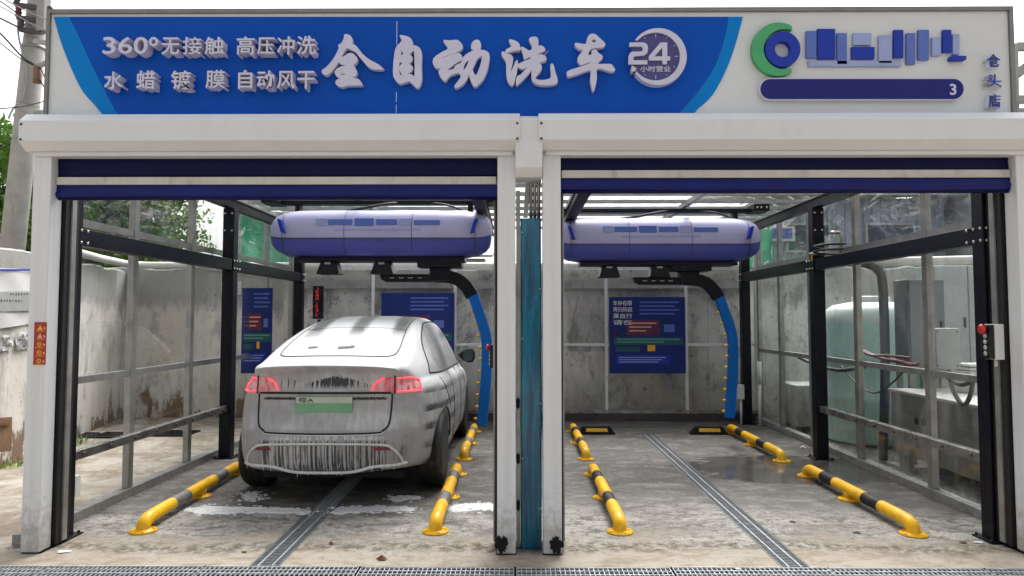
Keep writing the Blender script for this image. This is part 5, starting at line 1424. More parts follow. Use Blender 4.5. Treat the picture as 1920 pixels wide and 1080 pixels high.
# foam lying on the concrete behind the car
def foam_patch(label, pts, seed, h=.007):
    rr = random.Random(seed); mb = MB(); c = sum((Vector((x, y, 0)) for x, y in pts), Vector())/len(pts)
    lp = catmull([(x, y, 0) for x, y in pts], 6, True); rim = []; mid = []
    for p in lp:
        q = p + Vector((rr.uniform(-.018, .018), rr.uniform(-.014, .014), 0)); rim.append(mb.bm.verts.new((q.x, q.y, .0006)))
        m_ = p.lerp(c, .10); mid.append(mb.bm.verts.new((m_.x, m_.y, h*rr.uniform(.4, 1.2))))
    n = len(rim)
    for k in range(n): mb.bm.faces.new((rim[k], rim[(k+1)%n], mid[(k+1)%n], mid[k])).smooth = True
    tris = geometry.tessellate_polygon([[v.co for v in mid]])
    for tr in tris:
        try: mb.bm.faces.new([mid[i] for i in tr])
        except ValueError: pass
    for q in range(150):
        p = lp[rr.randrange(len(lp))] + Vector((rr.gauss(0, .05), rr.gauss(0, .03), 0)); rd = rr.choice((.004, .006, .008, .013))
        bmesh.ops.create_icosphere(mb.bm, subdivisions=1, radius=rd, matrix=Matrix.Translation((p.x, p.y, .0008)) @ Matrix.Diagonal((1.6, 1.1, .45, 1)))
    o = mb.build('foam', M['foam_ground'], loc=(c.x, c.y, 0)); tag(o, label, 'foam', 'foam puddles behind the car', 'stuff')
def foam_ground():
    m, nt, p = new_mat('foam_on_ground'); b = NB(nt); c = b.coord(); n = b.noise(b.scale(c, (3, 8, 1)), 3, 6, .7)
    nt.links.new(b.mix(b.step(n, .30, .48), (.42, .42, .42), (.70, .71, .72)), p.inputs['Base Color']); p.inputs['Roughness'].default_value = .5
    nt.links.new(b.bump(n, .5, .01), p.inputs['Normal'])
    n2 = b.noise(b.scale(c, (1, 2.2, 1)), 11, 7, .75); tr = b.n('ShaderNodeBsdfTransparent'); mx = b.n('ShaderNodeMixShader')
    nt.links.new(b.math('MULTIPLY', b.step(n2, .33, .46), .92), mx.inputs[0]); nt.links.new(tr.outputs[0], mx.inputs[1]); nt.links.new(p.outputs[0], mx.inputs[2])
    nt.links.new(mx.outputs[0], nt.nodes['Material Output'].inputs[0]); return m
M['foam_ground'] = foam_ground()
def gp(*uv): return [(grd(u, v).x, grd(u, v).y) for u, v in uv]
foam_patch('long white foam streak across the ground left of the slot grate', gp((345,957),(380,949),(440,951),(500,952),(556,954),(580,958),(572,965),(520,963),(450,963),(390,964)), 1)
foam_patch('short white foam streak across the ground right of the slot grate', gp((632,953),(680,950),(735,950),(772,952),(770,959),(720,959),(660,962),(625,963)), 2)
foam_patch('broad white foam streak at the foot of the middle post', gp((845,950),(880,945),(932,946),(940,956),(900,957),(850,959)), 3)
foam_patch('small foam blob behind the left rear tyre', gp((460,926),(478,924),(484,932),(474,937),(461,936)), 4)
foam_patch('small foam blob behind the right rear tyre', gp((742,932),(770,930),(782,934),(760,938),(740,937)), 5)

# ------------------------------------------------------------------ equipment yard right of the empty bay
def water_tank():
    t = thing('water_tank', 'large pale green translucent water tank behind the right glass', 'water tank', (4.62, 9.45, 0))
    mb = MB(); mb.lathe([(.56, .02), (.60, .06), (.60, .55), (.612, .58), (.60, .61), (.60, 1.05), (.612, 1.08), (.60, 1.11), (.60, 1.56), (.57, 1.68), (.46, 1.76), (.24, 1.80)], (4.62, 9.45, 0), 'Z', 40)
    mb.build('tank_body', M['tank'], t)
    mb = MB(); mb.lathe([(.23, 1.801), (.23, 1.86), (.20, 1.875), (.01, 1.88)], (4.62, 9.45, 0), 'Z', 28); mb.build('lid', M['boxwhite'], t)
    mb = MB(); mb.tube([(4.62, 8.84, .12), (4.62, 8.74, .12), (4.75, 8.70, .12), (5.0, 8.70, .12)], .03, 10); mb.build('outlet_pipe', M['pvc'], t)
water_tank()
def cabinet(label, x0, x1, y0, y1, z0, z1, mat, legs=True, doors=1, group='cabinets in the equipment yard'):
    t = thing('steel_cabinet', label, 'cabinet', ((x0+x1)/2, (y0+y1)/2, 0), group)
    mb = MB(); mb.box(x0, x1, y0, y1, z0, z1); mb.build('case', mat, t, bevel=.008)
    for k in range(doors):
        a = x0 + (x1-x0)*k/doors; b_ = x0 + (x1-x0)*(k+1)/doors
        mb = MB(); mb.box(a+.012, b_-.006, y0-.016, y0-.001, z0+.015, z1-.015); d = mb.build('door', mat, t, bevel=.004)
        mb = MB(); mb.box(b_-.06, b_-.04, y0-.03, y0-.0165, (z0+z1)/2-.06, (z0+z1)/2+.06); mb.build('handle', M['ceramic'], d)
    if legs:
        for x in (x0+.03, x1-.03):
            for y in (y0+.03, y1-.03):
                mb = MB(); mb.box(x-.025, x+.025, y-.025, y+.025, .001, z0-.001); mb.build('leg', M['alu'], t)
        mb = MB(); mb.box(x0+.056, x1-.056, y0+.02, y0+.04, z0*.45, z0*.45+.05); mb.build('crossbar', M['alu'], t)
    return t
cabinet('dark grey steel cabinet on legs in front of the green water tank', 4.32, 4.72, 8.0, 8.3, .98, 2.02, M['cab_dark'])
cabinet('tall pale grey steel cabinet with two doors near the right wall', 4.95, 5.75, 8.6, 8.95, .86, 2.22, M['cab_grey'], True, 2)
t = plain_box('electric_box', 'grey electric box fixed to the right glass wall bars', 'electric box', 3.80, 4.04, 6.62, 6.78, 1.13, 1.50, M['cab_grey'])
# dark upright hose pipe bending over the top, in front of the cabinets
mb = MB(); mb.tube(catmull([(4.05, 8.1, .02), (4.10, 8.1, 1.0), (4.10, 8.1, 1.9), (4.06, 8.1, 2.12), (3.92, 8.1, 2.2), (3.80, 8.1, 2.21)], 6), .05, 14); o = mb.build('drain_hose', paint('grey_hose', (.045, .045, .048), .5), loc=(4.05, 8.1, 0)); tag(o, 'thick dark grey hose rising beside the dark cabinet and bending over at the top', 'hose')
mb = MB(); mb.tube([(4.02, 8.6, .01), (4.02, 8.6, 2.2)], .025, 10); o = mb.build('support_pole', M['alu'], loc=(4.02, 8.6, 0)); tag(o, 'thin grey support pole in front of the water tank', 'pole')
mb = MB(); mb.tube([(5.42, 7.5, .01), (5.42, 7.5, 3.1)], .05, 12); o = mb.build('support_pole', M['beamgrey'], loc=(5.42, 7.5, 0)); tag(o, 'thick pale grey support pole right of the two-door cabinet', 'pole')
# white elbow pipe high up
mb = MB(); mb.tube(catmull([(3.85, 8.2, 2.24), (4.5, 8.15, 2.235), (5.10, 7.9, 2.23)], 3), .05, 12); mb.tube([(5.10, 7.9, 2.225), (5.04, 7.62, 2.07), (5.0, 7.5, 2.0)], .055, 12)
o = mb.build('pvc_pipe', M['pvc'], loc=(4.5, 8.1, 2.2)); tag(o, 'white plastic pipe with an elbow hanging above the cabinets', 'pipe')
# stainless basin with holes, near front
def basin():
    x0, x1, y0, y1, z0, z1 = 4.05, 5.3, 6.25, 7.9, .16, .80
    t = thing('steel_basin', 'brushed steel basin block with round holes behind the right glass', 'basin', (4.6, 7, 0))
    mb = MB(); mb.box(x0, x1, y0, y1, z0, z1); mb.build('body', M['basin'], t, bevel=.01)
    mb = MB(); mb.box(x0-.02, x1+.02, y0-.02, y1+.02, z1+.001, z1+.03); mb.build('top', paint('pale_top', (.5, .49, .46), .5, dirt=(.25, .22, .18), dirt_amt=.5), t, bevel=.006)
    for i, (dy, z, r) in enumerate(((.86, .55, .05), (1.02, .56, .035), (1.15, .55, .03), (.95, .42, .035), (1.08, .41, .032))):
        mb = MB(); mb.lathe([(r+.008, -.004), (r, -.008), (r, -.002), (.002, -.0015)], (x0, y0+dy, z), 'X', 16); mb.build('hole', M['under'], t)
    for x in (x0+.1, x1-.1):
        for y in (y0+.1, y1-.1):
            mb = MB(); mb.box(x-.05, x+.05, y-.05, y+.05, .001, z0-.001); mb.build('foot', M['alu'], t)
basin()
zt = .832
mb = MB(); rr = random.Random(8)
for q in range(2):
    bmesh.ops.create_icosphere(mb.bm, subdivisions=3, radius=.13, matrix=Matrix.Translation((4.35+q*.14, 6.62+q*.02, zt+.05)) @ Matrix.Diagonal((1.1, .9, .42, 1)))
for v in mb.bm.verts: v.co += Vector((rr.uniform(-1, 1), rr.uniform(-1, 1), rr.uniform(-.6, .6)))*.011
o = mb.build('plastic_bag', M['paper'], loc=(4.4, 6.6, zt)); tag(o, 'crumpled white plastic bag lying on the steel basin', 'bag')
mb = MB(); mb.lathe([(.07, zt+.001), (.085, zt+.13), (.088, zt+.135), (.075, zt+.13), (.065, zt+.02)], (4.72, 6.5, 0), 'Z', 20); o = mb.build('teal_tub', M['tealbox'], loc=(4.72, 6.5, zt)); tag(o, 'small teal tub beside the plastic bag on the steel basin', 'tub')
t = thing('cardboard_box', 'brown cardboard box on the right end of the steel basin', 'box', (4.98, 6.45, zt))
mb = MB(); mb.box(4.86, 5.12, 6.33, 6.55, zt+.001, zt+.17); mb.build('carton', M['cardboard'], t, bevel=.004)
mb = MB(); mb.box(4.858, 5.122, 6.42, 6.46, zt+.1701, zt+.1716); mb.box(4.858, 5.122, 6.3275, 6.3295, zt+.08, zt+.09); mb.build('tape', M['cab_grey'], t)
mb = MB(); mb.box(4.55, 4.95, 7.3, 7.6, zt+.001, zt+.16); 
for q in range(4): mb.box(4.54, 4.96, 7.29, 7.61, zt+.165+q*.035, zt+.19+q*.035)
o = mb.build('paper_stack', M['paper'], loc=(4.7, 7.4, zt), bevel=.004); tag(o, 'stack of white packs at the back of the steel basin', 'stack')
mb = MB(); mb.box(5.18, 5.3, 6.9, 7.0, zt+.001, zt+.75); o = mb.build('green_strip', M['greenpost'], loc=(5.2, 6.95, zt), bevel=.01); tag(o, 'upright green plastic strip at the right end of the steel basin', 'strip')
mb = MB(); rr = random.Random(3); bmesh.ops.create_icosphere(mb.bm, subdivisions=4, radius=.2, matrix=Matrix.Translation((4.1, 5.62, .11)) @ Matrix.Diagonal((1.1, 1.0, .55, 1)))
for v in mb.bm.verts: v.co += Vector((math.sin(v.co.y*60), math.sin(v.co.z*70), math.sin(v.co.x*55)))*.012; v.co.z = max(v.co.z, .005)
o = mb.build('red_bag', M['redbag'], loc=(4.1, 5.6, 0)); tag(o, 'crumpled red bag on the ground in the lower right corner', 'bag')
mb = MB(); mb.tube([(3.94, 5.46, .06), (4.0, 5.75, .062)], .055, 16, cap=False); mb.tube([(4.0, 5.75, .062), (3.94, 5.46, .06)], .046, 16, cap=True); o = mb.build('pipe_offcut', M['alu'], loc=(3.95, 5.5, 0)); tag(o, 'short grey pipe offcut lying by the red bag', 'pipe')
# concrete plinth further back
t = thing('concrete_block', 'grey concrete block standing behind the right glass near the back wall', 'concrete block', (4.15, 10.4, 0))
mb = MB(); mb.box(3.86, 4.42, 10.05, 10.75, .09, .66); mb.build('block', M['wall'], t, bevel=.015)
mb = MB()
for x in (3.9, 4.1, 4.32): mb.box(x-.03, x+.05, 10.1, 10.7, .001, .089)
mb.build('skid', M['rust'], t)
# cables and hoses hanging along the middle rail of the right glass
def hang(name, pts, r, mat, label, cat='cable', group=None):
    mb = MB(); q = catmull(pts, 8); mb.tube(q, r, 8); o = mb.build(name, mat, loc=q[0]); tag(o, label, cat, group)
hang('cable_loop', [(3.80, 6.5, 1.10), (3.82, 6.3, 1.02), (3.82, 6.12, 1.06), (3.80, 5.95, 1.14)], .018, M['cable'], 'black cable sagging under the rail right of the electric box')
hang('cable_loop', [(3.82, 6.44, 1.14), (3.83, 6.40, .96), (3.83, 6.26, .85), (3.82, 6.14, .95), (3.81, 6.08, 1.12)], .019, M['cable'], 'black cable hanging in a deep loop under the rail')
hang('cable_loop', [(3.81, 5.95, 1.13), (3.82, 5.8, 1.08), (3.82, 5.6, 1.02), (3.80, 5.35, .98)], .028, M['cable'], 'thick black cable running to the right front post')
hang('cable_loop', [(3.80, 9.8, 1.06), (3.81, 9.3, 1.00), (3.82, 8.7, .97), (3.82, 8.2, 1.02), (3.80, 7.95, 1.06)], .022, M['cable'], 'long black cable sagging in front of the green water tank')
hang('cable_loop', [(3.84, 8.6, 1.02), (3.86, 8.3, .86), (3.88, 7.9, .78), (3.86, 7.5, .92), (3.84, 7.2, 1.08)], .010, M['cable'], 'thin black cable in a shallow loop between tank and basin')
hang('red_hose', [(3.95, 8.3, 1.22), (4.0, 8.0, 1.15), (4.05, 7.7, 1.13), (4.0, 7.4, 1.12), (3.92, 7.1, 1.14)], .02, M['redhose'], 'upper dark red hose lying along the rail below the dark cabinet', 'hose')
hang('red_hose', [(3.9, 8.35, 1.25), (3.92, 8.05, 1.18), (3.98, 7.8, 1.19), (4.06, 7.5, 1.18)], .014, M['redhose'], 'thin dark red hose with pale fittings beside the dark cabinet', 'hose')
# low cement bag heap and pallet clutter to the rear right
cabinet('small pale cabinet standing low at the foot of the back wall', 6.2, 6.7, 9.6, 10.0, .05, .7, M['boxwhite'], False, 1)

# ------------------------------------------------------------------ beyond the back wall
def shed(label, x0, x1, y0, y1, z1, sl_, mats, wins, group='sheds beyond the back wall'):
    t = thing('shed', label, 'shed', ((x0+x1)/2, y0, 0), group)
    mb = MB(); n = int((x1-x0)/.09)
    for k in range(n):       # ribbed sheet wall
        a = x0+(x1-x0)*k/n; b_ = x0+(x1-x0)*(k+1)/n; e = .02 if k % 2 else 0
        mb.box(a, b_, y0-e, y0+.05, 0, z1)
    mb.box(x0, x0+.05, y0+.051, y1, 0, z1); mb.box(x1-.05, x1, y0+.051, y1, 0, z1); mb.build('wall', mats[0], t)
    mb = MB(); mb.prism([(x0-.25, y0-.35, z1+.01), (x0-.25, y0-.35, z1+.09), (x0-.25, y1, z1+sl_+.09), (x0-.25, y1, z1+sl_+.01)], (x1-x0+.5, 0, 0)); mb.build('roof', mats[1], t)
    for (a, b_, c_, d) in wins:
        mb = MB(); mb.box(a, b_, y0-.05, y0-.021, c_, d); w_ = mb.build('window', M['beamgrey'], t); mb = MB(); mb.box(a+.05, b_-.05, y0-.06, y0-.0505, c_+.05, d-.05); mb.build('pane', M['winglass'], w_)
shed('blue-grey ribbed sheet shed beyond the back wall, behind the water tank', 4.9, 8.6, 14.5, 19, 4.0, .7, (M['corrugate'], M['beamgrey']), [(5.4, 6.3, 2.9, 3.5), (7.0, 8.0, 2.9, 3.5)])
shed('taller pale shed at the far right beyond the yard wall', 8.9, 14.5, 12.6, 18, 4.3, .9, (M['shedwall'], M['corrugate']), [(9.6, 10.5, 2.7, 3.3), (11.4, 12.4, 2.7, 3.3)])
shed('low grey shed far behind the left trees', -5.2, -1.0, 22, 27, 3.4, .8, (M['shedwall'], M['beamgrey']), [(-4.4, -3.6, 2.2, 2.9), (-2.9, -2.1, 2.2, 2.9)])
# open steel canopy at left: posts, curved beam, flat roof bars
t = thing('steel_canopy', 'pale grey open steel canopy standing beyond the back wall on the left', 'canopy', (-6.2, 14.5, 0))
for x in (-7.55, -7.25, -5.55): 
    mb = MB(); mb.box(x-.09, x+.09, 14.4, 14.6, 0, 3.95 if x > -6 else 4.4); mb.build('post', M['beamgrey'], t)
mb = MB(); q = catmull([(-8.3, 14.5, 4.55), (-7.2, 14.5, 4.3), (-6.2, 14.5, 4.05), (-5.5, 14.5, 3.75)], 6)
for a, b_ in zip(q, q[1:]): mb.bar(a, b_, .14, .2)
mb.build('curved_beam', M['beamgrey'], t)
for y, z in ((15.2, 4.2), (16.4, 4.25), (17.6, 4.3)):
    mb = MB(); mb.box(-7.0, -3.2, y-.07, y+.07, z, z+.12); mb.build('roof_bar', M['beamgrey'], t)
mb = MB(); mb.prism([(-4.9, 14.3, 3.8), (-3.9, 14.3, 3.5), (-3.9, 14.3, 3.9), (-4.9, 14.3, 4.05)], (0, .5, 0)); mb.build('gutter_box', M['shedwall'], t)
# green sheets hung beyond the back wall
def green(label, x0, x1, z0, z1, y):
    t = thing('green_sheet', label, 'plastic sheet', ((x0+x1)/2, y, z0), 'green sheets beyond the back wall')
    mb = MB(); nx, nz = 40, 10; rows = []
    for side in (0, 1):
        for j in range(nz+1): rows.append([mb.bm.verts.new((x0+(x1-x0)*i/nx, y+side*.012+.05*math.sin(i*.6+j*.5)+.03*math.sin(j*1.3+i*.2), z0+(z1-z0)*j/nz + .05*math.sin(i*.5)*(j == nz))) for i in range(nx+1)])
    for s_ in (0, 1):
        for j in range(nz):
            a, b_ = rows[s_*(nz+1)+j], rows[s_*(nz+1)+j+1]
            for i in range(nx): mb.bm.faces.new((a[i], a[i+1], b_[i+1], b_[i])).smooth = True
    mb.build('sheet', M['greensheet'], t)
    mb = MB()
    for x in (x0, (x0+x1)/2, x1): mb.tube([(x, y+.09, 0), (x, y+.09, z1+.1)], .025, 8)
    mb.tube([(x0, y+.09, z1+.06), (x1, y+.09, z1+.06)], .02, 8); mb.build('pole_frame', M['beamgrey'], t)
green('translucent green plastic sheet beyond the back wall, behind the left machine', -4.75, -1.4, 2.3, 3.35, 12.3)
green('translucent green plastic sheet beyond the back wall, behind the right machine', 1.4, 4.4, 2.3, 3.15, 12.4)
t = thing('blue_notice', 'small blue framed notice on the sheds beyond the right glass', 'notice', (4.75, 14.3, 3.1))
mb = MB(); mb.box(4.3, 5.55, 14.36, 14.44, 3.12, 3.42); mb.build('frame', M['boxwhite'], t); mb = MB(); mb.box(4.36, 5.49, 14.345, 14.359, 3.17, 3.37); mb.build('face', M['midblue'], t)

# ------------------------------------------------------------------ trees beyond the walls
def tree(label, base, h, cr, seed, light=False, n=9000, low=.28, leaf=.07, squash=1.0):
    rr = random.Random(seed); npr = np.random.RandomState(seed); base = Vector(base)
    t = thing('tree', label, 'tree', base, 'trees beyond the walls')
    mb = MB(); top = base + Vector((rr.uniform(-.3, .3), rr.uniform(-.3, .3), h*.8))
    tp_ = catmull([base, base+Vector((.1, 0, h*.3)), base.lerp(top, .65)+Vector((rr.uniform(-.2, .2), 0, 0)), top], 5); mb.tube(tp_, [.17*(1-.8*i/(len(tp_)-1)) for i in range(len(tp_))], 10)
    cl = []
    nb = 30
    for k in range(nb):
        f = low + (1-low)*k/nb*.98; i = min(int(f*(len(tp_)-1)), len(tp_)-1); s_ = tp_[i]
        a = k*2.4 + rr.uniform(-.4, .4); ln = cr*(1.05-.75*abs(f-.5)**1.2)*rr.uniform(.65, 1.1)
        e = s_ + Vector((math.cos(a)*ln, math.sin(a)*ln*squash, ln*rr.uniform(.1, .6)))
        m_ = s_.lerp(e, .5)+Vector((0, 0, .1)); mb.tube([s_, m_, e], [.05, .03, .008], 6)
        for q in range(3): cl.append((m_.lerp(e, rr.uniform(.2, 1.15)) + Vector((rr.gauss(0, .2), rr.gauss(0, .2), rr.gauss(0, .15))), cr*rr.uniform(.16, .34)))
    cl.append((top, cr*.4)); mb.build('trunk', M['bark'], t)
    w_ = np.array([c[1]**2 for c in cl]); w_ /= w_.sum(); idx = npr.choice(len(cl), n, p=w_)
    cen = np.array([tuple(c[0]) for c in cl])[idx]; rad = np.array([c[1] for c in cl])[idx]
    d = npr.normal(size=(n, 3)); d /= np.linalg.norm(d, axis=1)[:, None]; pos = cen + d*(rad*npr.uniform(.35, 1.0, n)**.6)[:, None]*np.array([1, 1, .75])
    ax = npr.normal(size=(n, 3)); ax[:, 2] -= .3; ax /= np.linalg.norm(ax, axis=1)[:, None]; o2 = np.cross(ax, npr.normal(size=(n, 3))); o2 /= np.linalg.norm(o2, axis=1)[:, None]
    L = leaf*npr.uniform(.6, 1.4, n)[:, None]; W2 = L*.42
    V = np.stack([pos - ax*L, pos + o2*W2, pos + ax*L, pos - o2*W2], 1).reshape(-1, 3)
    me = bpy.data.meshes.new('crown'); me.vertices.add(4*n); me.vertices.foreach_set('co', V.ravel()); me.loops.add(4*n); me.loops.foreach_set('vertex_index', np.arange(4*n)); me.polygons.add(n); me.polygons.foreach_set('loop_start', np.arange(0, 4*n, 4)); me.update()
    link_mesh('crown', me, M['leaf_light'] if light else M['leaf_dark'], t)
tree('dense green tree behind the utility pole at the left edge', (-10.6, 14.0, 0), 6.2, 2.1, 1, False, 16000, .15)
tree('yellow-green bushy tree right beside the white left post', (-9.0, 14.6, 0), 4.9, 1.8, 2, True, 15000, .12)
tree('dark tree seen through the top of the left glass', (-7.9, 13.6, 0), 6.4, 1.8, 3, False, 15000, .15)
tree('thin pale tree with open twigs behind the left glass', (-7.35, 15.2, 0), 5.2, 1.0, 4, True, 3000, .3, .06)
tree('dark low tree behind the peeling left wall', (-11.4, 12.0, 0), 4.6, 2.0, 5, False, 14000, .1)
tree('slim tree behind the top left corner of the sign board', (-13.6, 23, 0), 9.7, 1.8, 6, False, 9000, .35)
tree('green tree seen through the right glass above the sheds', (9.2, 21, 0), 6.0, 2.4, 8, False, 10000, .2)
# leafy twig poking in at the left edge
# ------------------------------------------------------------------ utility pole with wires
def pole():
    a, b_ = at(22, 478, 9.4), at(78, -40, 9.4)
    d = (b_-a).normalized(); a0 = a - d*((a.z-0)/d.z)
    t = thing('utility_pole', 'leaning concrete utility pole carrying wires at the left edge', 'utility pole', (a0.x, a0.y, 0))
    tp_ = a0 + d*7.2; mb = MB(); mb.tube([a0, tp_], [.155, .125], 20); mb.build('shaft', M['pole'], t)
    mb = MB(); p = a0 + d*((at(62, 90, 9.4).z)/d.z); mb.tube([p-d*.02, p+d*.03], [.142, .142], 20); mb.build('band', M['alu'], t); mb = MB(); p2 = a0 + d*((at(45, 262, 9.4).z)/d.z); mb.tube([p2-d*.01, p2+d*.015], [.146, .146], 20); mb.build('band', M['alu'], t)
    q = at(90, 30, 9.3); mb = MB(); mb.box(q.x-.06, q.x+.04, 9.15, 9.3, q.z-.25, q.z+.45); mb.build('terminal_box', M['pole'], t, bevel=.01)
    # crossarm brackets and insulators
    for k, (u, v) in enumerate(((44, 12), (47, 36), (52, 58))):
        p = at(u, v, 9.2); mb = MB(); mb.bar(p+Vector((-.1, 0, .02)), p+Vector((.2, 0, -.02)), .05, .06); br = mb.build('bracket', M['ceramic'], t)
        mb = MB(); mb.lathe([(.02, -.07), (.045, -.05), (.03, -.02), (.045, .0), (.03, .03), (.04, .05), (.015, .075)], p+Vector((-.09, 0, .09)), 'Z', 12); mb.build('insulator', M['redhose'] if k == 1 else M['ceramic'], br)
    for k, v in enumerate((18, 34, 42, 50, 58)):
        p = at(94, v-2, 9.1); mb = MB(); mb.lathe([(.015, -.03), (.035, -.02), (.035, .02), (.015, .03)], p, 'Z', 10); mb.build('insulator', M['ceramic'], t)
    p, q = at(66, 78, 9.2), at(100, 82, 9.1); mb = MB(); mb.bar(p, q, .06, .05); mb.build('sign_brace', M['beamgrey'], t)
    p, q = at(68, 124, 9.2), at(96, 115, 9.1); mb = MB(); mb.tube([p, q], .035, 10); mb.build('sign_brace', M['beamgrey'], t)
    p = at(70, 140, 9.2); mb = MB(); mb.tube([p+Vector((0, 0, .11)), p-Vector((0, 0, .11))], .05, 12); mb.build('sleeve', M['cardboard'], t)
pole()
def wire(label, pts, r=.008, mat='wire'):
    P = [at(u, v, Y) for u, v, Y in pts]; q = catmull(P, 8); mb = MB(); mb.tube(q, r, 6); o = mb.build('overhead_wire', M[mat], loc=q[0]); tag(o, label, 'wire', 'overhead wires at the utility pole')
wire('dark wire sagging from the left to the upper insulator', [(-60, -30, 9.0), (0, 2, 9.1), (46, 36, 9.2)], .009)
wire('dark double wire sagging to the lowest bracket', [(-60, 5, 9.0), (0, 34, 9.1), (52, 60, 9.2)], .012)
wire('dark wire dropping to the clamp at mid pole', [(-60, 10, 9.0), (0, 62, 9.1), (40, 105, 9.15), (66, 122, 9.2)], .013)
wire('thin dark wire dropping to the clamp just under its neighbour', [(-60, 30, 9.0), (0, 80, 9.1), (36, 108, 9.15), (66, 124, 9.2)], .008)
wire('pale wire crossing behind the pole to the right', [(-40, -60, 9.6), (30, -18, 9.5), (60, 4, 9.4), (100, 22, 9.3)], .009, 'wirepale')
wire('pale wire crossing in front of the pole at its top', [(-40, -30, 9.0), (20, 5, 9.1), (60, 25, 9.1), (98, 40, 9.1)], .009, 'wirepale')
wire('pale wire crossing the pole lower down', [(-40, -10, 9.0), (30, 28, 9.1), (60, 45, 9.1), (98, 62, 9.1)], .008, 'wirepale')
wire('cable running down along the left side of the pole', [(36, 5, 9.2), (34, 60, 9.2), (42, 100, 9.2), (46, 130, 9.2), (42, 180, 9.2), (24, 205, 9.15), (16, 222, 9.1)], .012, 'wirepale')
wire('thin dark wire running level behind the sign corner', [(-40, 206, 9.0), (40, 200, 9.1), (100, 185, 9.3)], .007)
wire('dark wire dropping behind the sign edge, upper of two', [(74, 122, 9.2), (84, 145, 9.15), (96, 172, 9.1)], .009)
wire('dark wire dropping behind the sign edge, lower of two', [(72, 140, 9.2), (82, 162, 9.15), (96, 182, 9.1)], .009)

# ------------------------------------------------------------------ banner and notices on the left wall, weeds, scaffold, litter
wa, wb_ = Vector((-5.0, 5.6, 0)), Vector((-6.30, 11.54, 0)); wd = (wb_-wa).normalized(); wn = Vector((wd.y, -wd.x, 0))
if wn.x < 0: wn = -wn
def wallpt(u, v, off=.0):
    d = CM @ Vector(((u-CX)/F, (CY-v)/F, -1)); o_ = Vector((0, 0, CAMH)); k = ((wa+wn*off)-o_).dot(wn)/d.dot(wn); return o_ + d*k
def wall_sheet(name, label, cat, quad, mat, off=.02, th=.004, texts=(), group=None):
    P = [wallpt(u, v, off) for u, v in quad]     # bl, br, tr, tl
    c = sum(P, Vector())/4; t = thing(name, label, cat, c, group); mb = MB(); n = 14; rows = []
    rr = random.Random(len(label))
    for j in range(n+1):
        v = j/n; rows.append([mb.bm.verts.new(P[0].lerp(P[1], i/n).lerp(P[3].lerp(P[2], i/n), v) + wn*(.006*math.sin(i*.9+j*.5)+.003*rr.uniform(-1, 1))) for i in range(n+1)])
    fs = []
    for a, b_ in zip(rows, rows[1:]):
        for i in range(n): f = mb.bm.faces.new((a[i], a[i+1], b_[i+1], b_[i])); f.smooth = True; fs.append(f)
    mb.build('sheet', mat, t)
    for body, (u0, u1, v0, v1) in texts:
        me = fit_text(body, 0, 1, 0, 1, 0, .002, .0); bl, br, tl = wallpt(u0, v1, off+.018), wallpt(u1, v1, off+.018), wallpt(u0, v0, off+.018)
        ex, ez = br-bl, tl-bl; M4 = Matrix(((ex.x, -wn.x, ez.x, bl.x), (ex.y, -wn.y, ez.y, bl.y), (ex.z, -wn.z, ez.z, bl.z), (0, 0, 0, 1))); me.transform(M4); link_mesh('lettering', me, M['ink'], t)
    return t
wall_sheet('wall_banner', 'wide white banner with faded grey writing hung high on the left wall', 'banner', [(-60, 625), (66, 606), (66, 506), (-60, 498)], M['paper'])
wb2 = bpy.data.objects['wall_banner']
for (q, nm) in (([(-60, 586), (66, 582), (66, 546), (-60, 548)], 'grey_band'), ([(-60, 509), (66, 507.5), (66, 504.5), (-60, 505)], 'blue_edge')):
    P = [wallpt(u, v, .034) for u, v in q]; mb = MB(); mb.prism(P, -wn*.003); mb.build(nm, M['beamgrey'] if nm == 'grey_band' else M['royal'], wb2)
def faint(u0, u1, v0, v1, seed, n):
    rr = random.Random(seed); mb = MB()
    for k in range(n):
        u = u0+(u1-u0)*k/n; a = wallpt(u, v1-rr.uniform(0, 2), .036); b_ = wallpt(u+rr.uniform(1.2, 3), v0+rr.uniform(0, 3), .036)
        mb.prism([wallpt(u, v0+rr.uniform(0, 2), .036), wallpt(u+rr.uniform(1, 2.6), v0+rr.uniform(0, 2), .036), wallpt(u+rr.uniform(1, 2.6), v1-rr.uniform(0, 2), .036), wallpt(u, v1-rr.uniform(0, 2), .036)], -wn*.002)
    mb.build('faded_mark', M['ceramic'], wb2)
faint(20, 60, 549, 554, 1, 8); faint(2, 46, 561, 567, 2, 8)
wall_sheet('wall_notice', 'white paper notice with black lettering cut off by the left edge of view', 'notice', [(-30, 661), (24, 656), (24, 628), (-30, 630)], M['paper'], .02, .004, [('格车辆,', (-8, 21, 631, 639)), ('停,违者', (-8, 23, 642, 650)), ('负', (-8, 5, 653, 660))], 'paper notices on the left wall')
wall_sheet('wall_notice', 'white paper notice with black lettering tucked beside the left white post', 'notice', [(30, 656), (84, 650), (84, 620), (30, 624)], M['paper'], .02, .004, [('非本场', (40, 62, 626, 633)), ('严禁停放', (32, 66, 636, 643)), ('后果自负', (32, 66, 646, 653))], 'paper notices on the left wall')
wall_sheet('wall_notice', 'small pale notice on the far wall next to the black middle post', 'notice', [(414, 551), (452, 551), (452, 527), (414, 527)], M['paper'], .02) if False else None
p0, p1 = at(414, 552, BW-.03), at(452, 527, BW-.03)
t = thing('wall_notice', 'small pale notice on the back wall behind the black middle post', 'notice', ((p0.x+p1.x)/2, BW, p0.z)); mb = MB(); mb.box(p0.x, p1.x, BW-.018, BW-.012, p0.z, p1.z); mb.build('sheet', M['paper'], t)
mb = MB()
for k in range(4): mb.box(p0.x+.04, p1.x-.05, BW-.0195, BW-.0182, p0.z+.03+.05*k, p0.z+.045+.05*k)
mb.build('text_line', M['ceramic'], t)
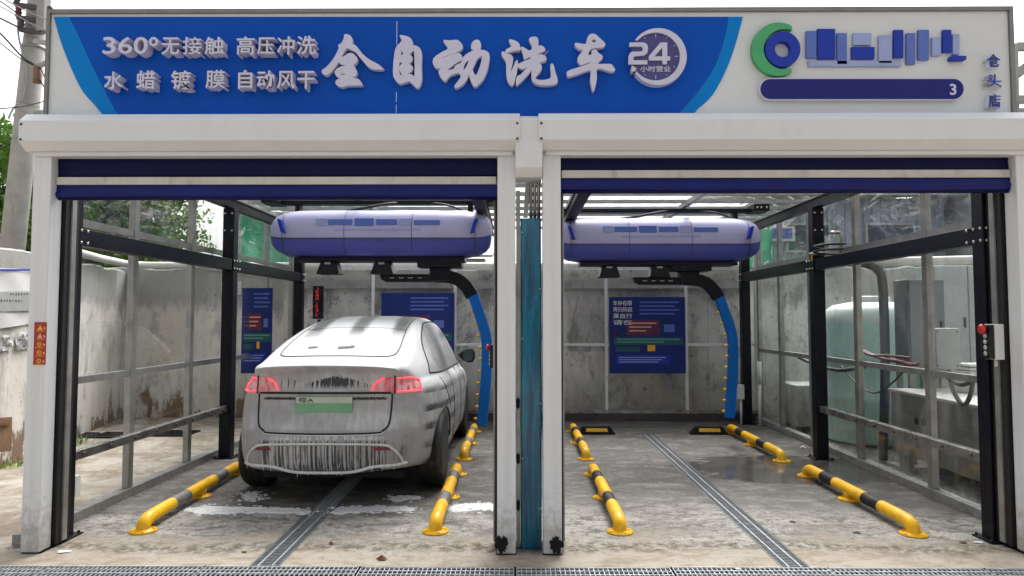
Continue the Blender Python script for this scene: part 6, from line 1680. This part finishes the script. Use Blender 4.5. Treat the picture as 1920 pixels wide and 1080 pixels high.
# weeds along the foot of the left wall
def weed(label, x, y, n, s_, seed):
    rr = random.Random(seed); mb = MB()
    for k in range(n):
        b_ = Vector((x+rr.gauss(0, .09), y+rr.gauss(0, .09), .002)); a = rr.uniform(0, 6.28); ln = s_*rr.uniform(.5, 1.2); tip = b_+Vector((math.cos(a)*ln*.5, math.sin(a)*ln*.5, ln)); sd = Vector((-math.sin(a), math.cos(a), 0))*s_*.10; m_ = b_.lerp(tip, .6)
        mb.bm.faces.new([mb.bm.verts.new(p) for p in (b_, m_+sd, tip, m_-sd)])
    o = mb.build('weed', M['leaf_light'], loc=(x, y, 0)); tag(o, label, 'weed', 'weeds at the foot of the left wall')
weed('tuft of green weeds at the foot of the left wall by the picture edge', -5.40, 7.75, 70, .07, 1)
weed('tuft of green weeds by the left wall, behind the glass', -5.55, 9.0, 60, .12, 2)
weed('low weeds in the corner where the left wall meets the back wall', -5.95, 10.9, 30, .08, 3)
t = thing('wooden_board', 'rusty brown board leaning at the foot of the left wall', 'board', (-5.3, 7.6, 0)); P = [wallpt(u, v, .05) for u, v in ((-30, 850), (16, 846), (17, 782), (-30, 785))]
mb = MB(); mb.prism(P, wn*.03); mb.build('plank', paint('brown_board', (.20, .11, .06), .8, var=.3), t)
P = [wallpt(u, v, .085) for u, v in ((-30, 800), (16, 797), (17, 792), (-30, 795))]; mb = MB(); mb.prism(P, wn*.01); mb.build('batten', M['rust'], t)
# scaffold frame at the right of the sign
t = thing('roof_frame', 'pale grey steel frame sticking out to the right of the sign board', 'steel frame', at(1903, 210, 5.35))
a, b_ = at(1900, 232, 5.35), at(1898, 84, 5.35); mb = MB(); mb.bar(a, b_, .055, .055, (0, 1, 0)); mb.build('upright', M['alu'], t)
for v, v2 in ((88, 88), (187, 187)):
    a, b_ = at(1904, v, 5.35), at(1990, v2, 5.35); mb = MB(); mb.bar(a, b_, .05, .055); mb.build('bar', M['alu'], t)
q = catmull([at(1904, 140, 5.36), at(1925, 125, 5.36), at(1960, 112, 5.36), at(2000, 108, 5.36)], 4); mb = MB()
for a, b_ in zip(q, q[1:]): mb.bar(a, b_, .05, .07)
mb.build('curved_bar', M['alu'], t)
# litter
def scrap(name, label, cat, u, v, s_, mat, seed, h=.02, group='scraps on the ground'):
    g = grd(u, v); rr = random.Random(seed); mb = MB(); n = 9; s_ *= .7; h *= .7
    lo = [mb.bm.verts.new((g.x+s_*math.cos(2*PI*k/n)*rr.uniform(.6, 1.2), g.y+s_*.7*math.sin(2*PI*k/n)*rr.uniform(.6, 1.2), .003+rr.uniform(0, h*.4))) for k in range(n)]
    c1 = mb.bm.verts.new((g.x+rr.uniform(-.2, .2)*s_, g.y, h)); c2 = mb.bm.verts.new((g.x, g.y, .001))
    for k in range(n): mb.bm.faces.new((lo[k], lo[(k+1)%n], c1)); mb.bm.faces.new((lo[(k+1)%n], lo[k], c2))
    o = mb.build(name, mat, loc=g); tag(o, label, cat, group)
scrap('brick_chip', 'red brick chip lying left of the slot grate near the front', 'stone', 622, 1021, .032, M['rust'], 1, .035)
scrap('brick_chip', 'reddish brick chip resting on the front grate', 'stone', 716, 1050, .05, M['rust'], 2, .05)
scrap('dry_leaf', 'curled dry leaf on the ground right of the drain grate in the empty bay', 'leaf', 1487, 979, .045, M['leafdry'], 3, .02)
scrap('dry_leaf', 'dry leaf on the concrete at the right, near the guide rail', 'leaf', 1607, 999, .05, M['leafdry'], 4, .02)
scrap('paper_scrap', 'white crumpled paper by the right middle black post', 'paper', 1506, 840, .06, M['paper'], 5, .05)
scrap('paper_scrap', 'white paper scrap near the right front post', 'paper', 1835, 1018, .05, M['paper'], 6, .02)
scrap('paper_scrap', 'pale scrap on the front grate to the right of the middle posts', 'paper', 1383, 1068, .03, M['paper'], 7, .02)
scrap('dry_leaf', 'dark leaf litter beside the foot of the right glass', 'leaf', 1806, 1018, .05, M['leafdry'], 8, .02)
scrap('paper_scrap', 'pale scrap by the foot of the left front post', 'paper', 120, 1035, .08, M['paper'], 9, .02)
scrap('dry_leaf', 'dry leaf on the sandy ground left of the slot grate', 'leaf', 458, 1036, .03, M['leafdry'], 10, .015)
scrap('dry_leaf', 'curled pale leaf in front of the middle post', 'leaf', 893, 1021, .05, M['cardboard'], 11, .02)
